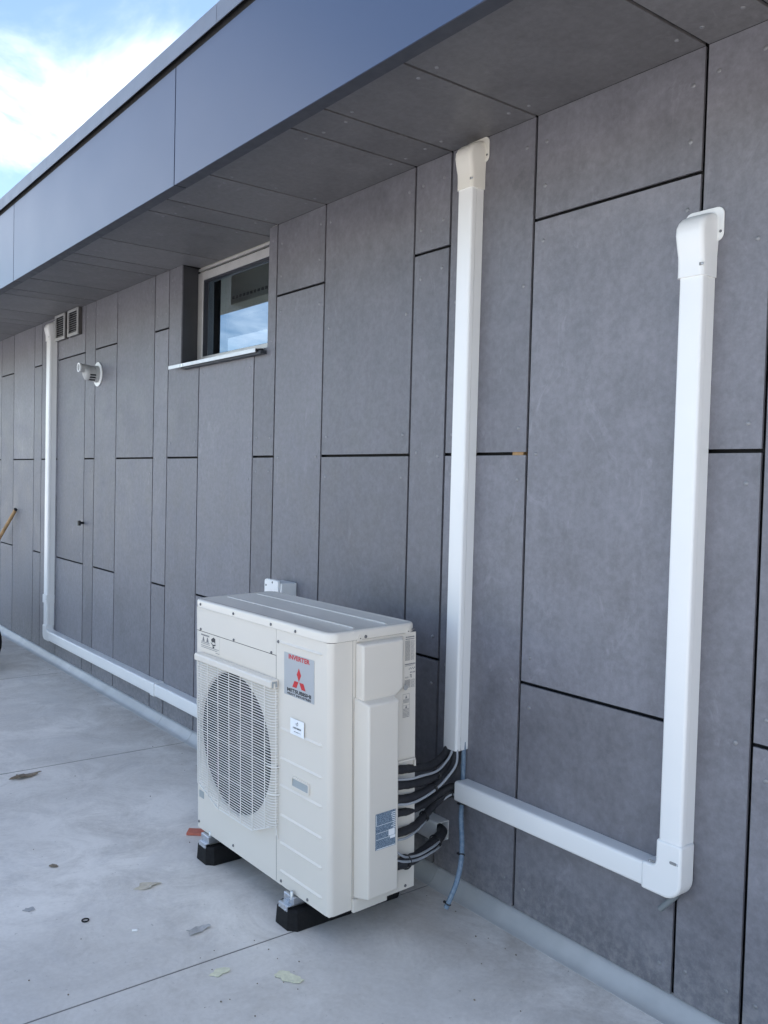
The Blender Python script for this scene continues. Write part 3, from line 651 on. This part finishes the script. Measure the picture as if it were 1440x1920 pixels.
# labels
def text_mesh(s, x0, x1, z0, z1, fn, bold=0.0, name='lettering'):
    cu_ = bpy.data.curves.new('tmp_text', 'FONT'); cu_.body = s; cu_.offset = bold; cu_.resolution_u = 3
    to = bpy.data.objects.new('tmp_text', cu_); COL.objects.link(to)
    dg = bpy.context.evaluated_depsgraph_get(); me = bpy.data.meshes.new_from_object(to.evaluated_get(dg))
    bpy.data.objects.remove(to); bpy.data.curves.remove(cu_)
    vx = [v.co.x for v in me.vertices]; vy = [v.co.y for v in me.vertices]
    mx0, mx1, my0, my1 = min(vx), max(vx), min(vy), max(vy)
    for v in me.vertices:
        v.co = Vector(fn(x0 + (v.co.x - mx0) / (mx1 - mx0) * (x1 - x0), z0 + (v.co.y - my0) / (my1 - my0) * (z1 - z0)))
    me.name = name; return me
def put_text(s, box, mat, parent, fn, bold=0.0):
    me = text_mesh(s, *box, fn, bold); me.transform(UOFF); o = bpy.data.objects.new('lettering', me); COL.objects.link(o); me.materials.append(M[mat]); o.parent = parent; return o
FNf = lambda y: (lambda u, v: (u, y, v)); FNs = lambda x: (lambda u, v: (x, u, v))
def rects(fn, rs):
    m = MB()
    for u0, u1, v0, v1 in rs: m.quad(fn(u0, v0), fn(u1, v0), fn(u1, v1), fn(u0, v1))
    return m
lg = up(MB().box(0.630, 0.801, -0.0011, -0.0003, 0.6435, 0.780), 'brand_label', 'foil', smooth=0)
put_text('INVERTER', (0.657, 0.778, 0.7620, 0.7772), 'red', lg, FNf(-0.0015), 0.035)
put_text('MITSUBISHI', (0.648, 0.785, 0.6565, 0.6685), 'ink', lg, FNf(-0.0015), 0.04)
put_text('HEAVY INDUSTRIES', (0.648, 0.784, 0.6465, 0.6540), 'ink', lg, FNf(-0.0015), 0.035)
em = MB()
for pl in ([(0.7165, 0.741), (0.7290, 0.719), (0.7165, 0.6975), (0.7040, 0.719)], [(0.7145, 0.6960), (0.6905, 0.6960), (0.6785, 0.6750), (0.7020, 0.6750)], [(0.7185, 0.6960), (0.7425, 0.6960), (0.7545, 0.6750), (0.7310, 0.6750)]):
    em.quad(*[(x, -0.0015, z) for x, z in pl])
up(em, 'emblem', 'red', lg, smooth=0)
st = up(MB().box(0.672, 0.750, -0.0046, -0.0038, 0.523, 0.575), 'installer_sticker', 'paper', smooth=0)
rs = []
for q in range(16):
    x = 0.688 + q * 0.0029; rs.append((x, x + rnd.uniform(0.0012, 0.0024), 0.5445, 0.5495))
for q in range(10): x = 0.694 + q * 0.004; rs.append((x, x + rnd.uniform(0.0012, 0.003), 0.5335, 0.5360))
m_ = rects(FNf(-0.0050), rs); cr = arc(0.711, 0.562, 0.0062, 0, 360, 18)
for q in range(18):
    if 3 < q < 8: continue
    (a0, b0), (a1, b1) = cr[q], cr[q + 1]; k_ = 0.8 if q > 10 else 0.45
    m_.quad((a0, -0.005, b0), (a1, -0.005, b1), (0.711 + (a1 - 0.711) * k_, -0.005, 0.562 + (b1 - 0.562) * k_), (0.711 + (a0 - 0.711) * k_, -0.005, 0.562 + (b0 - 0.562) * k_))
up(m_, 'sticker_print', 'ink', st, smooth=0)
wl = up(MB().box(0.049, 0.194, -0.0008, -0.0002, 0.690, 0.7535), 'warning_label', 'case', smooth=0)
m_ = MB(); fnw = FNf(-0.0012)
def line_row(u0, u1, v, h, lo=0.002, hi=0.006, gap=0.0012):
    out = []; u = u0
    while u < u1:
        w_ = rnd.uniform(lo, hi); out.append((u, min(u + w_, u1), v, v + h)); u += w_ + gap
    return out
rs = line_row(0.052, 0.118, 0.744, 0.0055) + line_row(0.052, 0.118, 0.7195, 0.0028) + line_row(0.052, 0.122, 0.7140, 0.0024) + line_row(0.052, 0.190, 0.7060, 0.0024) + line_row(0.052, 0.178, 0.7000, 0.0022) + line_row(0.165, 0.192, 0.6925, 0.0024)
m_ = rects(fnw, rs)
for cx_ in (0.070, 0.102):
    m_.quad(fnw(cx_ - 0.009, 0.7240), fnw(cx_ + 0.009, 0.7240), fnw(cx_ + 0.0025, 0.7405), fnw(cx_ - 0.0025, 0.7405))
up(m_, 'label_print', 'greyink', wl, smooth=0)
ic = MB(); ic.quad(*[fnw(u, v) for u, v in [(0.1315, 0.7400), (0.1500, 0.7490), (0.1630, 0.7440), (0.1620, 0.7270), (0.1520, 0.7330), (0.1440, 0.7290), (0.1320, 0.7330)]]); ic.quad(*[fnw(u, v) for u, v in [(0.1285, 0.7300), (0.1440, 0.7215), (0.1640, 0.7250), (0.1650, 0.7205), (0.1450, 0.7155), (0.1300, 0.7245)]]); ic.quad(*[fnw(u, v) for u, v in [(0.1400, 0.7145), (0.1540, 0.7155), (0.1550, 0.7095), (0.1430, 0.7085)]])
up(ic, 'pictogram', 'ink', wl, smooth=0)
rp_ = up(MB().box(W + 0.0002, W + 0.0007, 0.2905, 0.3395, 0.662, 0.836), 'rating_plate', 'case', smooth=0)
fns = FNs(W + 0.0012); rs = line_row(0.303, 0.333, 0.8285, 0.0035, 0.004, 0.008, 0.0006) + line_row(0.296, 0.333, 0.8225, 0.0024, 0.004, 0.008, 0.0006)
v = 0.817
while v > 0.752:
    rs += line_row(0.295, 0.316, v, 0.0016, 0.002, 0.006, 0.0008); rs += line_row(0.319, 0.334, v, 0.0016, 0.001, 0.004, 0.002); v -= 0.0031
rs += line_row(0.294, 0.338, 0.7405, 0.0032, 0.004, 0.009, 0.0005) + line_row(0.294, 0.330, 0.7365, 0.0016)
for q in range(6): u = 0.311 + 0.0046 * q; rs.append((u, u + 0.0026, 0.7235 + 0.003 * (q % 2), 0.7275 + 0.003 * (q % 2)))
for q in range(4): u = 0.316 + 0.006 * q; rs.append((u, u + 0.003, 0.7120, 0.7165))
rs += line_row(0.296, 0.309, 0.7000, 0.0015) + line_row(0.296, 0.309, 0.6970, 0.0015)
v = 0.690
while v > 0.664: rs += line_row(0.295, 0.318, v, 0.0014, 0.002, 0.006, 0.0006) + line_row(0.321, 0.336, v, 0.0012, 0.001, 0.005, 0.0014); v -= 0.0027
up(rects(fns, rs), 'label_print', 'greyink', rp_, smooth=0)
tri = MB(); tri.quad(fns(0.2965, 0.8285), fns(0.3015, 0.8285), fns(0.299, 0.8335)); up(tri, 'label_mark', 'ink', rp_, smooth=0)
put_text('72', (0.3150, 0.3235, 0.6975, 0.7075), 'ink', rp_, FNs(W + 0.0012), 0.02)
cw = up(MB().box(W + 0.0002, W + 0.0007, 0.2855, 0.3155, 0.566, 0.648), 'caution_label', 'case', smooth=0)
rs = [(0.2865, 0.3145, 0.6455, 0.6463), (0.2865, 0.3145, 0.6290, 0.6296), (0.2865, 0.3145, 0.6090, 0.6096), (0.2865, 0.2872, 0.5700, 0.6460), (0.3138, 0.3145, 0.5700, 0.6460)]
for v in (0.6255, 0.6215, 0.6175, 0.5965, 0.5920, 0.5875, 0.5830, 0.5790, 0.5750, 0.5705): rs += line_row(0.2885, 0.3125, v, 0.0018, 0.002, 0.006, 0.0008)
m_ = rects(fns, rs)
for v in (0.6320, 0.6000): m_.quad(fns(0.2965, v), fns(0.3045, v), fns(0.3008, v + 0.0095), fns(0.3002, v + 0.0095))
up(m_, 'label_print', 'greyink', cw, smooth=0)
bl = up(MB().box(W + 0.0622, W + 0.0628, 0.129, 0.2085, 0.197, 0.311), 'wiring_label', 'blueprint', smooth=0)
rs = []
for v in (0.2725, 0.2490, 0.2290): rs.append((0.131, 0.200, v, v + 0.0012))
for q in range(9): v = 0.302 - q * 0.006; rs.append((0.190 + rnd.uniform(0, 0.008), 0.2075, v, v + 0.0022))
rs += [(0.1315, 0.1330, 0.276, 0.308), (0.180, 0.205, 0.232, 0.252), (0.186, 0.207, 0.222, 0.231), (0.131, 0.206, 0.1985, 0.2005)]
up(rects(FNs(W + 0.0632), rs), 'label_print', 'paper', bl, smooth=0)
up(MB().tube([(W + 0.0135, 0.286, 0.672), (W + 0.0165, 0.286, 0.672)], 0.0085, 14), 'round_seal', 'ventgrey', smooth=40)
# mounting legs under the base pan
for xc in (0.097, 0.676):
    for y0, y1, zb_ in ((-0.014, 0.050, -0.0285), (0.285, 0.335, -0.0355)):
        up(MB().box(xc - 0.030, xc + 0.030, y0, y1, zb_, -0.0025), 'mounting_leg', 'zinc', smooth=0, bevel=0.002, seg=1)

# ------------------------------------------------------------------ rubber feet carrying the condenser
def rubber_foot(xc, label):
    f = empty('mounting_block', (xc, -0.405, 0)); tag(f, label, 'mounting block', 'rubber feet under the condenser')
    def pl(w2, l2, c): return [(-w2 + c, -l2), (w2 - c, -l2), (w2, -l2 + c), (w2, l2 - c), (w2 - c, l2), (-w2 + c, l2), (-w2, l2 - c), (-w2, -l2 + c)]
    MB().loft([[(x, y, z) for x, y in pl(w2, l2, c)] for w2, l2, c, z in ((0.058, 0.227, 0.024, 0.0), (0.060, 0.229, 0.025, 0.004), (0.055, 0.226, 0.022, 0.058), (0.048, 0.220, 0.020, 0.0645))]).build('rubber_block', 'rubber', f, smooth=25)
    rail = MB().box(-0.021, 0.021, -0.200, 0.215, 0.0650, 0.0700).build('rail', 'zinc', f, smooth=0, bevel=0.001, seg=1)
    th = MB()
    for q in range(16):
        for sx in (-0.016, 0.016): th.box(sx - 0.0035, sx + 0.0035, -0.150 + q * 0.0125, -0.144 + q * 0.0125, 0.0702, 0.0765)
    th.build('rail_teeth', 'zinc', rail, smooth=0)
    pl_ = MB().box(-0.026, 0.028, -0.222, -0.172, 0.0705, 0.0745); pl_.box(-0.026, 0.028, -0.226, -0.2222, 0.050, 0.0745); pl_.build('clamp_plate', 'zinc', f, smooth=0, bevel=0.001, seg=1)
    MB().tube([(0.014, -0.200, 0.062), (0.014, -0.200, 0.112), (0.014, -0.200, 0.115)], lambda s: 0.006 if s < 0.9 else 0.004, 10).build('bolt', 'zinc', f, smooth=40)
    MB().tube([(0.014, -0.200, 0.0747), (0.014, -0.200, 0.0772)], 0.014, 16).build('washer', 'zinc', f, smooth=40)
    MB().tube([(0.014, -0.200, 0.0774), (0.014, -0.200, 0.0865)], 0.0105, 6).build('nut', 'zinc', f, smooth=20)
    for x in (-0.017, 0.018): MB().dome((x, -0.226, 0.062), (0, -1, 0), 0.004, 0.003).build('screw', 'zinc', f)
rubber_foot(-2.372, 'black rubber foot under the valve end of the condenser, nearest the camera')
rubber_foot(-2.951, 'black rubber foot under the fan end of the condenser by the red shims')

# ------------------------------------------------------------------ refrigerant pipes, cables and hose
PG = 'insulated pipes between condenser and trunking'
def pipe(label, path, r, cables=(), ties=()):
    p0 = Vector(path[0]); t = empty('insulated_pipe', p0); tag(t, label, 'pipe', PG)
    inv = Matrix.Translation(-p0)
    def add(mb, name, mat, par=t):
        o = mb.build(name, mat, None, smooth=60, center=False); o.data.transform(inv); o.parent = par; return o
    sp_ = smooth_path(path); kk = r * 1000; add(MB().tube(sp_, lambda q_: r * (1 + 0.035 * math.sin(q_ * 61 + kk) + 0.03 * math.sin(q_ * 143 + 2 * kk)), 14), 'insulation', 'foam')
    for cpath, cr_ in cables: add(MB().tube(smooth_path(cpath), cr_, 8), 'cable', 'cable')
    for fr in ties:
        q = fr * (len(sp_) - 1); i_ = int(q); c_ = sp_[i_]; d_ = (sp_[min(i_ + 1, len(sp_) - 1)] - sp_[max(i_ - 1, 0)]).normalized()
        u_ = d_.orthogonal().normalized(); w_ = d_.cross(u_); rr = r + 0.0035
        ring = [c_ + (u_ * math.cos(2 * PI * k_ / 18) + w_ * math.sin(2 * PI * k_ / 18)) * rr for k_ in range(19)]
        m = MB().tube(ring, 0.0026, 6, False); m.box(c_.x + rr - 0.004, c_.x + rr + 0.005, c_.y - 0.006, c_.y, c_.z - 0.004, c_.z + 0.004)
        add(m, 'cable_tie', 'tie')
    return t
pipe('uppermost black pipe curving up into the tall middle trunking', [(-2.19, -0.43, 0.515), (-2.160, -0.345, 0.515), (-2.176, -0.27, 0.503), (-2.200, -0.18, 0.487), (-2.234, -0.10, 0.485), (-2.250, -0.045, 0.515), (-2.251, -0.035, 0.60)], 0.014)
pipe('second black pipe from the top with a grey cable along it', [(-2.17, -0.43, 0.466), (-2.158, -0.345, 0.466), (-2.166, -0.28, 0.457), (-2.188, -0.19, 0.447), (-2.214, -0.11, 0.450), (-2.236, -0.050, 0.480), (-2.240, -0.030, 0.60)], 0.015,
     [([(-2.16, -0.36, 0.486), (-2.149, -0.30, 0.481), (-2.157, -0.24, 0.478), (-2.182, -0.16, 0.470), (-2.207, -0.10, 0.478), (-2.219, -0.054, 0.515), (-2.222, -0.048, 0.60)], 0.0042)], (0.62,))
pipe('third black pipe from the top with a cable rising into the tall trunking', [(-2.16, -0.43, 0.42), (-2.156, -0.345, 0.418), (-2.160, -0.28, 0.412), (-2.180, -0.19, 0.414), (-2.196, -0.11, 0.432), (-2.212, -0.050, 0.470), (-2.216, -0.030, 0.60)], 0.0155,
     [([(-2.16, -0.40, 0.409), (-2.143, -0.35, 0.409), (-2.136, -0.31, 0.406), (-2.144, -0.25, 0.408), (-2.168, -0.17, 0.416), (-2.180, -0.11, 0.440), (-2.186, -0.064, 0.478), (-2.203, -0.046, 0.530), (-2.206, -0.046, 0.60)], 0.0042)], (0.55,))
pipe('fourth black pipe from the top running into the elbow trunking', [(-2.16, -0.43, 0.376), (-2.156, -0.345, 0.376), (-2.180, -0.27, 0.362), (-2.203, -0.19, 0.360), (-2.222, -0.11, 0.372), (-2.225, -0.055, 0.384), (-2.190, -0.036, 0.388), (-2.12, -0.034, 0.388)], 0.0125)
pipe('fifth black pipe from the top, with a cable, bent into the elbow trunking', [(-2.16, -0.43, 0.315), (-2.152, -0.345, 0.313), (-2.160, -0.28, 0.312), (-2.196, -0.20, 0.317), (-2.228, -0.12, 0.337), (-2.230, -0.062, 0.358), (-2.195, -0.034, 0.366), (-2.12, -0.032, 0.368)], 0.0135,
     [([(-2.15, -0.40, 0.297), (-2.138, -0.35, 0.297), (-2.140, -0.31, 0.296), (-2.168, -0.24, 0.299), (-2.203, -0.17, 0.311), (-2.224, -0.11, 0.334), (-2.216, -0.06, 0.360), (-2.185, -0.05, 0.364), (-2.12, -0.05, 0.366)], 0.004)], (0.45, 0.80))
pipe('lowest black pipe with two grey cables entering the open trunking end', [(-2.16, -0.43, 0.235), (-2.135, -0.36, 0.222), (-2.158, -0.29, 0.208), (-2.190, -0.21, 0.200), (-2.222, -0.13, 0.203), (-2.256, -0.060, 0.212), (-2.30, -0.034, 0.209), (-2.42, -0.032, 0.206)], 0.0185,
     [([(-2.15, -0.40, 0.29), (-2.128, -0.36, 0.262), (-2.140, -0.315, 0.232), (-2.158, -0.250, 0.216), (-2.180, -0.18, 0.212), (-2.216, -0.105, 0.207), (-2.256, -0.066, 0.193), (-2.32, -0.052, 0.190)], 0.0042),
      ([(-2.15, -0.40, 0.245), (-2.125, -0.36, 0.236), (-2.130, -0.315, 0.221), (-2.154, -0.245, 0.204), (-2.188, -0.158, 0.195), (-2.228, -0.092, 0.187), (-2.30, -0.054, 0.182)], 0.0042)], (0.25, 0.62))
hz = [(-2.190, -0.020, 0.60), (-2.186, -0.022, 0.50), (-2.184, -0.080, 0.42)]
hpath = [(-2.210, -0.0125, 0.62), (-2.207, -0.0125, 0.530), (-2.206, -0.0125, 0.46), (-2.206, -0.0125, 0.40), (-2.205, -0.014, 0.345), (-2.180, -0.040, 0.285), (-2.140, -0.070, 0.215), (-2.112, -0.10, 0.165), (-2.098, -0.13, 0.115), (-2.102, -0.15, 0.070), (-2.110, -0.162, 0.035)]
hs = tag(empty('drain_hose', (-2.110, -0.162, 0.035)), 'clear blue drain hose hanging below the tall trunking beside the condenser', 'hose')
hp = smooth_path(hpath)
def hadd(mb, name, mat):
    o = mb.build(name, mat, None, smooth=60, center=False); o.data.transform(Matrix.Translation((2.110, 0.162, -0.035))); o.parent = hs
hadd(MB().tube(hp, 0.0088, 12), 'hose_tube', 'hose')
for i_ in (35, 52, 76):
    c_ = hp[i_]; d_ = (hp[min(i_ + 1, len(hp) - 1)] - hp[i_ - 1]).normalized(); u_ = d_.orthogonal().normalized(); w_ = d_.cross(u_)
    m = MB().tube([c_ + (u_ * math.cos(2 * PI * k_ / 14) + w_ * math.sin(2 * PI * k_ / 14)) * 0.0098 for k_ in range(15)], 0.0022, 6, False); m.box(c_.x - 0.020, c_.x - 0.009, c_.y - 0.004, c_.y + 0.003, c_.z - 0.003, c_.z + 0.003)
    hadd(m, 'hose_clip', 'tie')
ds = tag(MB().tube(smooth_path([(-1.345, -0.012, 0.352), (-1.362, -0.016, 0.325), (-1.395, -0.024, 0.285)]), 0.0085, 12).build('drain_stub', 'stub', None, smooth=60), 'short grey drain pipe poking out under the trunking elbow', 'pipe')

# ------------------------------------------------------------------ fittings on the wall
def vent(xc, label):
    v_ = tag(empty('wall_vent', (xc, 0, 2.413)), label, 'vent', 'louvred vents under the soffit')
    w2 = 0.111
    fo = [(-w2, 0.0), (w2, 0.0), (w2, 0.188), (-w2, 0.188)]; fi = [(-w2 + 0.02, 0.022), (w2 - 0.02, 0.022), (w2 - 0.02, 0.170), (-w2 + 0.02, 0.170)]
    MB().hollow(fo, fi, lambda u, w, a_: (u, a_, w), -0.034, -0.024).build('vent_frame', 'ventgrey', v_, smooth=0, bevel=0.002, seg=1)
    MB().hollow(fo, [(u * 0.9, 0.094 + (w - 0.094) * 0.88) for u, w in fo], lambda u, w, a_: (u, a_, w), -0.0235, -0.0008).build('vent_body', 'ventside', v_, smooth=0)
    for q in range(9):
        z = 0.030 + q * 0.0158
        MB().loft([[(x, -0.031, z), (x, -0.029, z - 0.001), (x, -0.019, z + 0.003), (x, -0.021, z + 0.004)] for x in (-w2 + 0.021, w2 - 0.021)]).build('slat', 'ventgrey', v_, smooth=0)
    MB().box(-w2 + 0.013, w2 - 0.013, -0.012, -0.008, 0.014, 0.175).build('vent_back', 'dark', v_, smooth=0)
vent(-6.640, 'square louvred wall vent partly hidden by the white trunking cap')
vent(-6.350, 'square louvred wall vent standing clear, nearer the window')
fl = tag(empty('flue_terminal', (-5.90, 0, 2.105)), 'white round flue outlet with slotted angled nozzle on the wall', 'flue')
MB().tube([(0, -0.001, 0), (0, -0.008, 0)], 0.082, 32).build('wall_plate', 'pvc', fl, smooth=30, bevel=0.002)
MB().tube([(0, -0.008, 0), (0, -0.026, 0), (0, -0.028, 0), (0, -0.074, 0)], lambda s: 0.056 if s < 0.4 else 0.050, 24).build('collar', 'ventgrey', fl, smooth=40)
MB().loft([[(rr * math.cos(t_), yy, rr * math.sin(t_) + zz) for t_ in [2 * PI * q / 24 for q in range(24)]] for yy, rr, zz in ((-0.0745, 0.0495, 0.0), (-0.086, 0.0465, 0.002), (-0.098, 0.036, 0.010))]).build('outlet_hood', 'ventgrey', fl, smooth=50)
MB().tube([(0.0, -0.05, 0.026), (0.002, -0.10, 0.030), (0.003, -0.128, 0.034)], 0.028, 20).build('nozzle', 'ventgrey', fl, smooth=40)
MB().hollow(rrect(-0.028, 0.034, 0.003, 0.065, 0.030), rrect(-0.020, 0.026, 0.011, 0.057, 0.022), lambda u, w, a_: (u, a_, w), -0.136, -0.127).build('nozzle_ring', 'pvc', fl, smooth=40)
for z in (-0.012, -0.028, -0.042):
    hw_ = math.sqrt(0.0508 ** 2 - z ** 2)
    MB().loft([[(math.sqrt(rr ** 2 - (z + dz) ** 2) * 1.0 if False else x, y, z + dz) for x, y in [(hw_ * 0.55, -0.032), (hw_ + 0.0015, -0.034), (hw_ + 0.0015, -0.072), (hw_ * 0.55, -0.073)]] for dz in (-0.0045, 0.0045) for rr in (0.05,)]).build('air_slot', 'dark', fl, smooth=0)
tp = tag(empty('pipe_stub', (-6.155, 0, 1.088)), 'small black capped pipe stub on the wall under the flue', 'pipe')
MB().tube([(0, -0.0005, 0), (0, -0.032, 0)], 0.009, 12).build('stub', 'tie', tp, smooth=40)
MB().tube([(0, -0.032, -0.018), (0, -0.032, 0.016)], 0.011, 12).build('cap', 'tie', tp, smooth=40)

# ------------------------------------------------------------------ broom and wheelbarrow at the left edge
br = tag(empty('broom', (-8.95, -0.26, 0)), 'wooden handled broom leaning on the wall at the left edge', 'broom')
inv = Matrix.Translation((8.95, 0.26, 0))
o = MB().tube([(-7.80, -0.022, 1.112), (-7.815, -0.024, 1.097), (-8.90, -0.25, 0.10)], 0.015, 12).build('handle', 'wood', None, smooth=60, center=False); o.data.transform(inv); o.parent = br
o = MB().tube([(-7.796, -0.0205, 1.116), (-7.80, -0.022, 1.112)], 0.0155, 12).build('end_cap', 'tie', None, smooth=40, center=False); o.data.transform(inv); o.parent = br
o = MB().box(-8.98, -8.86, -0.44, -0.06, 0.075, 0.115).build('head', 'wood', None, smooth=0, bevel=0.006, center=False); o.data.transform(inv); o.parent = br
m = MB()
for q in range(60):
    x = -8.92 + rnd.uniform(-0.045, 0.045); y = -0.25 + rnd.uniform(-0.18, 0.18); m.tube([(x, y, 0.075), (x + rnd.uniform(-0.01, 0.01), y + rnd.uniform(-0.01, 0.01), 0.002)], 0.006, 5)
o = m.build('bristles', 'bristle', None, center=False); o.data.transform(inv); o.parent = br; o['kind'] = 'stuff'
wb = tag(empty('wheelbarrow', (-6.744, -0.574, 0)), 'black wheelbarrow tyre showing at the left edge of the deck', 'wheelbarrow')
wb.rotation_euler.z = math.radians(40)
tyre = [[(0.185 * math.cos(t_) + rr * math.cos(p_) * math.cos(t_), rr * math.sin(p_), 0.215 + 0.185 * math.sin(t_) + rr * math.cos(p_) * math.sin(t_)) for p_ in [2 * PI * q / 10 for q in range(10)]] for t_ in [2 * PI * k_ / 32 for k_ in range(33)] for rr in (0.032,)]
def wpart(mb, name, mat, par=None, **kw):
    o = mb.build(name, mat, None, center=False, **kw); o.parent = par or wb; return o
wh = wpart(MB().tube([(0, -0.045, 0.215), (0, 0.045, 0.215)], 0.03, 14), 'wheel', 'steel', smooth=40)
wpart(MB().loft(tyre, False), 'tyre', 'rubber', wh, smooth=60)
wpart(MB().tube([(0, -0.02, 0.215), (0, 0.02, 0.215)], 0.156, 24), 'rim', 'steel', wh, smooth=30)
wpart(MB().loft([[(x, y, z) for x, y in rrect(-1.05 + i_, -0.12 - i_ * 0.6, -0.30 + i_ * 0.5, 0.30 - i_ * 0.5, 0.08)] for z, i_ in ((0.30, 0.16), (0.58, 0.0), (0.58, 0.01), (0.305, 0.17))]), 'tray', 'green', smooth=40)
for s_ in (-1, 1):
    wpart(MB().tube(smooth_path([(0.0, 0.05 * s_, 0.215), (-0.25, 0.12 * s_, 0.28), (-0.95, 0.24 * s_, 0.29), (-1.45, 0.29 * s_, 0.50)]), 0.016, 8), 'frame_bar', 'steel', smooth=60)
    wpart(MB().tube(smooth_path([(-0.72, 0.21 * s_, 0.285), (-0.80, 0.24 * s_, 0.012), (-0.95, 0.24 * s_, 0.012), (-0.98, 0.24 * s_, 0.29)]), 0.012, 8), 'leg', 'steel', smooth=60)

# ------------------------------------------------------------------ litter on the deck
def scrap(name, pts, mat, label, cat, th=0.0015, curl=0.0, group=None):
    rj = random.Random(len(label)); pp = []
    for i in range(len(pts)):
        (xa, ya), (xb, yb) = pts[i], pts[(i + 1) % len(pts)]; dd = math.hypot(xb - xa, yb - ya) * 0.16
        for q in range(3): pp.append((xa + (xb - xa) * q / 3 + rj.uniform(-dd, dd), ya + (yb - ya) * q / 3 + rj.uniform(-dd, dd)))
    pts = pp; n = len(pts); cx = sum(p[0] for p in pts) / n; cy = sum(p[1] for p in pts) / n; m = MB()
    zf = lambda i: 0.0016 + curl * (0.5 + 0.5 * math.sin(i * 0.7))
    ring = [(x, y, zf(i)) for i, (x, y) in enumerate(pts)]; b = len(m.v)
    m.v += ring + [(x, y, z + th) for x, y, z in ring] + [(cx, cy, 0.0014), (cx, cy, 0.0014 + th)]
    for i in range(n):
        j = (i + 1) % n; m.f += [(i, j, n + j, n + i), (2 * n, j, i), (2 * n + 1, n + i, n + j)]
    o = m.build(name, mat, None, smooth=0); return tag(o, label, cat, group)
scrap('dry_leaf', [(-4.232, -0.982), (-4.262, -0.94), (-4.285, -0.895), (-4.268, -0.862), (-4.255, -0.832), (-4.240, -0.868), (-4.225, -0.90), (-4.222, -0.945)], 'leaf', 'long brown dry leaf lying beside the far deck seam', 'leaf', 0.002, 0.012)
scrap('card_scrap', [(-2.875, -0.922), (-2.897, -0.88), (-2.888, -0.835), (-2.862, -0.823), (-2.853, -0.872), (-2.858, -0.905)], 'tan', 'pale tan card scrap on the open deck left of the condenser', 'scrap', 0.001, 0.006)
scrap('tape_scrap', [(-2.480, -0.898), (-2.505, -0.895), (-2.522, -0.848), (-2.512, -0.822), (-2.496, -0.822), (-2.488, -0.850), (-2.480, -0.86)], 'tape', 'curled grey tape scrap on the deck before the seam', 'scrap', 0.001, 0.006)
scrap('foam_scrap', [(-2.243, -0.950), (-2.262, -0.925), (-2.262, -0.895), (-2.250, -0.880), (-2.234, -0.892), (-2.231, -0.925)], 'yellow', 'pale yellow foam smear nearer the deck seam', 'scrap', 0.002, 0.001)
scrap('foam_scrap', [(-2.152, -0.772), (-2.140, -0.792), (-2.105, -0.790), (-2.068, -0.756), (-2.072, -0.738), (-2.105, -0.744), (-2.135, -0.752)], 'yellow', 'pale yellow foam smear right of the rubber foot', 'scrap', 0.002, 0.001)
scrap('dark_chip', [(-3.218, -1.108), (-3.226, -1.094), (-3.214, -1.080), (-3.200, -1.080), (-3.204, -1.098)], 'leaf', 'small dark chip alone on the pale open deck', 'scrap', 0.003, 0.003)
scrap('dirt_flake', [(-2.938, -1.278), (-2.950, -1.262), (-2.945, -1.240), (-2.926, -1.236), (-2.922, -1.258)], 'tape', 'faint grey flake at the left of the deck', 'scrap', 0.0006, 0.0)
rg = tag(MB().tube([(-2.761 + 0.0105 * math.cos(2 * PI * k_ / 20), -1.13 + 0.0105 * math.sin(2 * PI * k_ / 20), 0.003) for k_ in range(21)], 0.0022, 8, False).build('rubber_ring', 'rubber', None, smooth=60), 'small black ring lying on the pale deck', 'ring')
wp = tag(MB().tube([(-2.612, -1.034, 0.0045), (-2.604, -1.020, 0.0045)], 0.0038, 8).build('plastic_plug', 'pvc', None, smooth=40), 'tiny white plastic plug on the deck', 'plug')
s1 = MB().loft([[(x, y, z) for x, y in [(-3.205, -0.575), (-3.245, -0.545), (-3.12, -0.40), (-3.08, -0.43)]] for z in (0.0005, 0.011)]).build('packing_shim', 'redplastic', None, smooth=0, bevel=0.001, seg=1)
tag(s1, 'flat red plastic shim lying on the deck behind the far foot', 'shim', 'red plastic packing shims')
s2 = MB().loft([[(x, y, z + (y + 0.50) * 0.08) for x, y in [(-3.235, -0.505), (-3.252, -0.470), (-3.09, -0.35), (-3.07, -0.385)]] for z in (0.0145, 0.0235)]).build('packing_shim', 'redplastic', None, smooth=0, bevel=0.001, seg=1)
tag(s2, 'red plastic shim tilted on top of the flat one', 'shim', 'red plastic packing shims')
gm = MB(); rg_ = random.Random(3)
for q in range(95):
    if q < 26: x = rg_.uniform(-4.6, -1.5); y = -1.6 + 1.4 * rg_.random()
    elif q < 82: x = rg_.uniform(-7.6, -1.2); y = -0.065 - abs(rg_.gauss(0, 0.09))
    else: x = -2.17 + rg_.gauss(0, 0.13); y = -0.82 + rg_.gauss(0, 0.10)
    r_ = rg_.uniform(0.0010, 0.0030); n_ = 6
    gm.loft([[(x + r_ * s_ * math.cos(2 * PI * k_ / n_) * 1.3, y + r_ * s_ * math.sin(2 * PI * k_ / n_), z) for k_ in range(n_)] for z, s_ in ((0.0009, 1.0), (0.001 + r_ * 0.7, 0.6))])
gt = gm.build('grit', 'leaf', None, smooth=0); gt['kind'] = 'stuff'; gt['label'] = 'dark specks of grit scattered over the deck'; gt['category'] = 'grit'
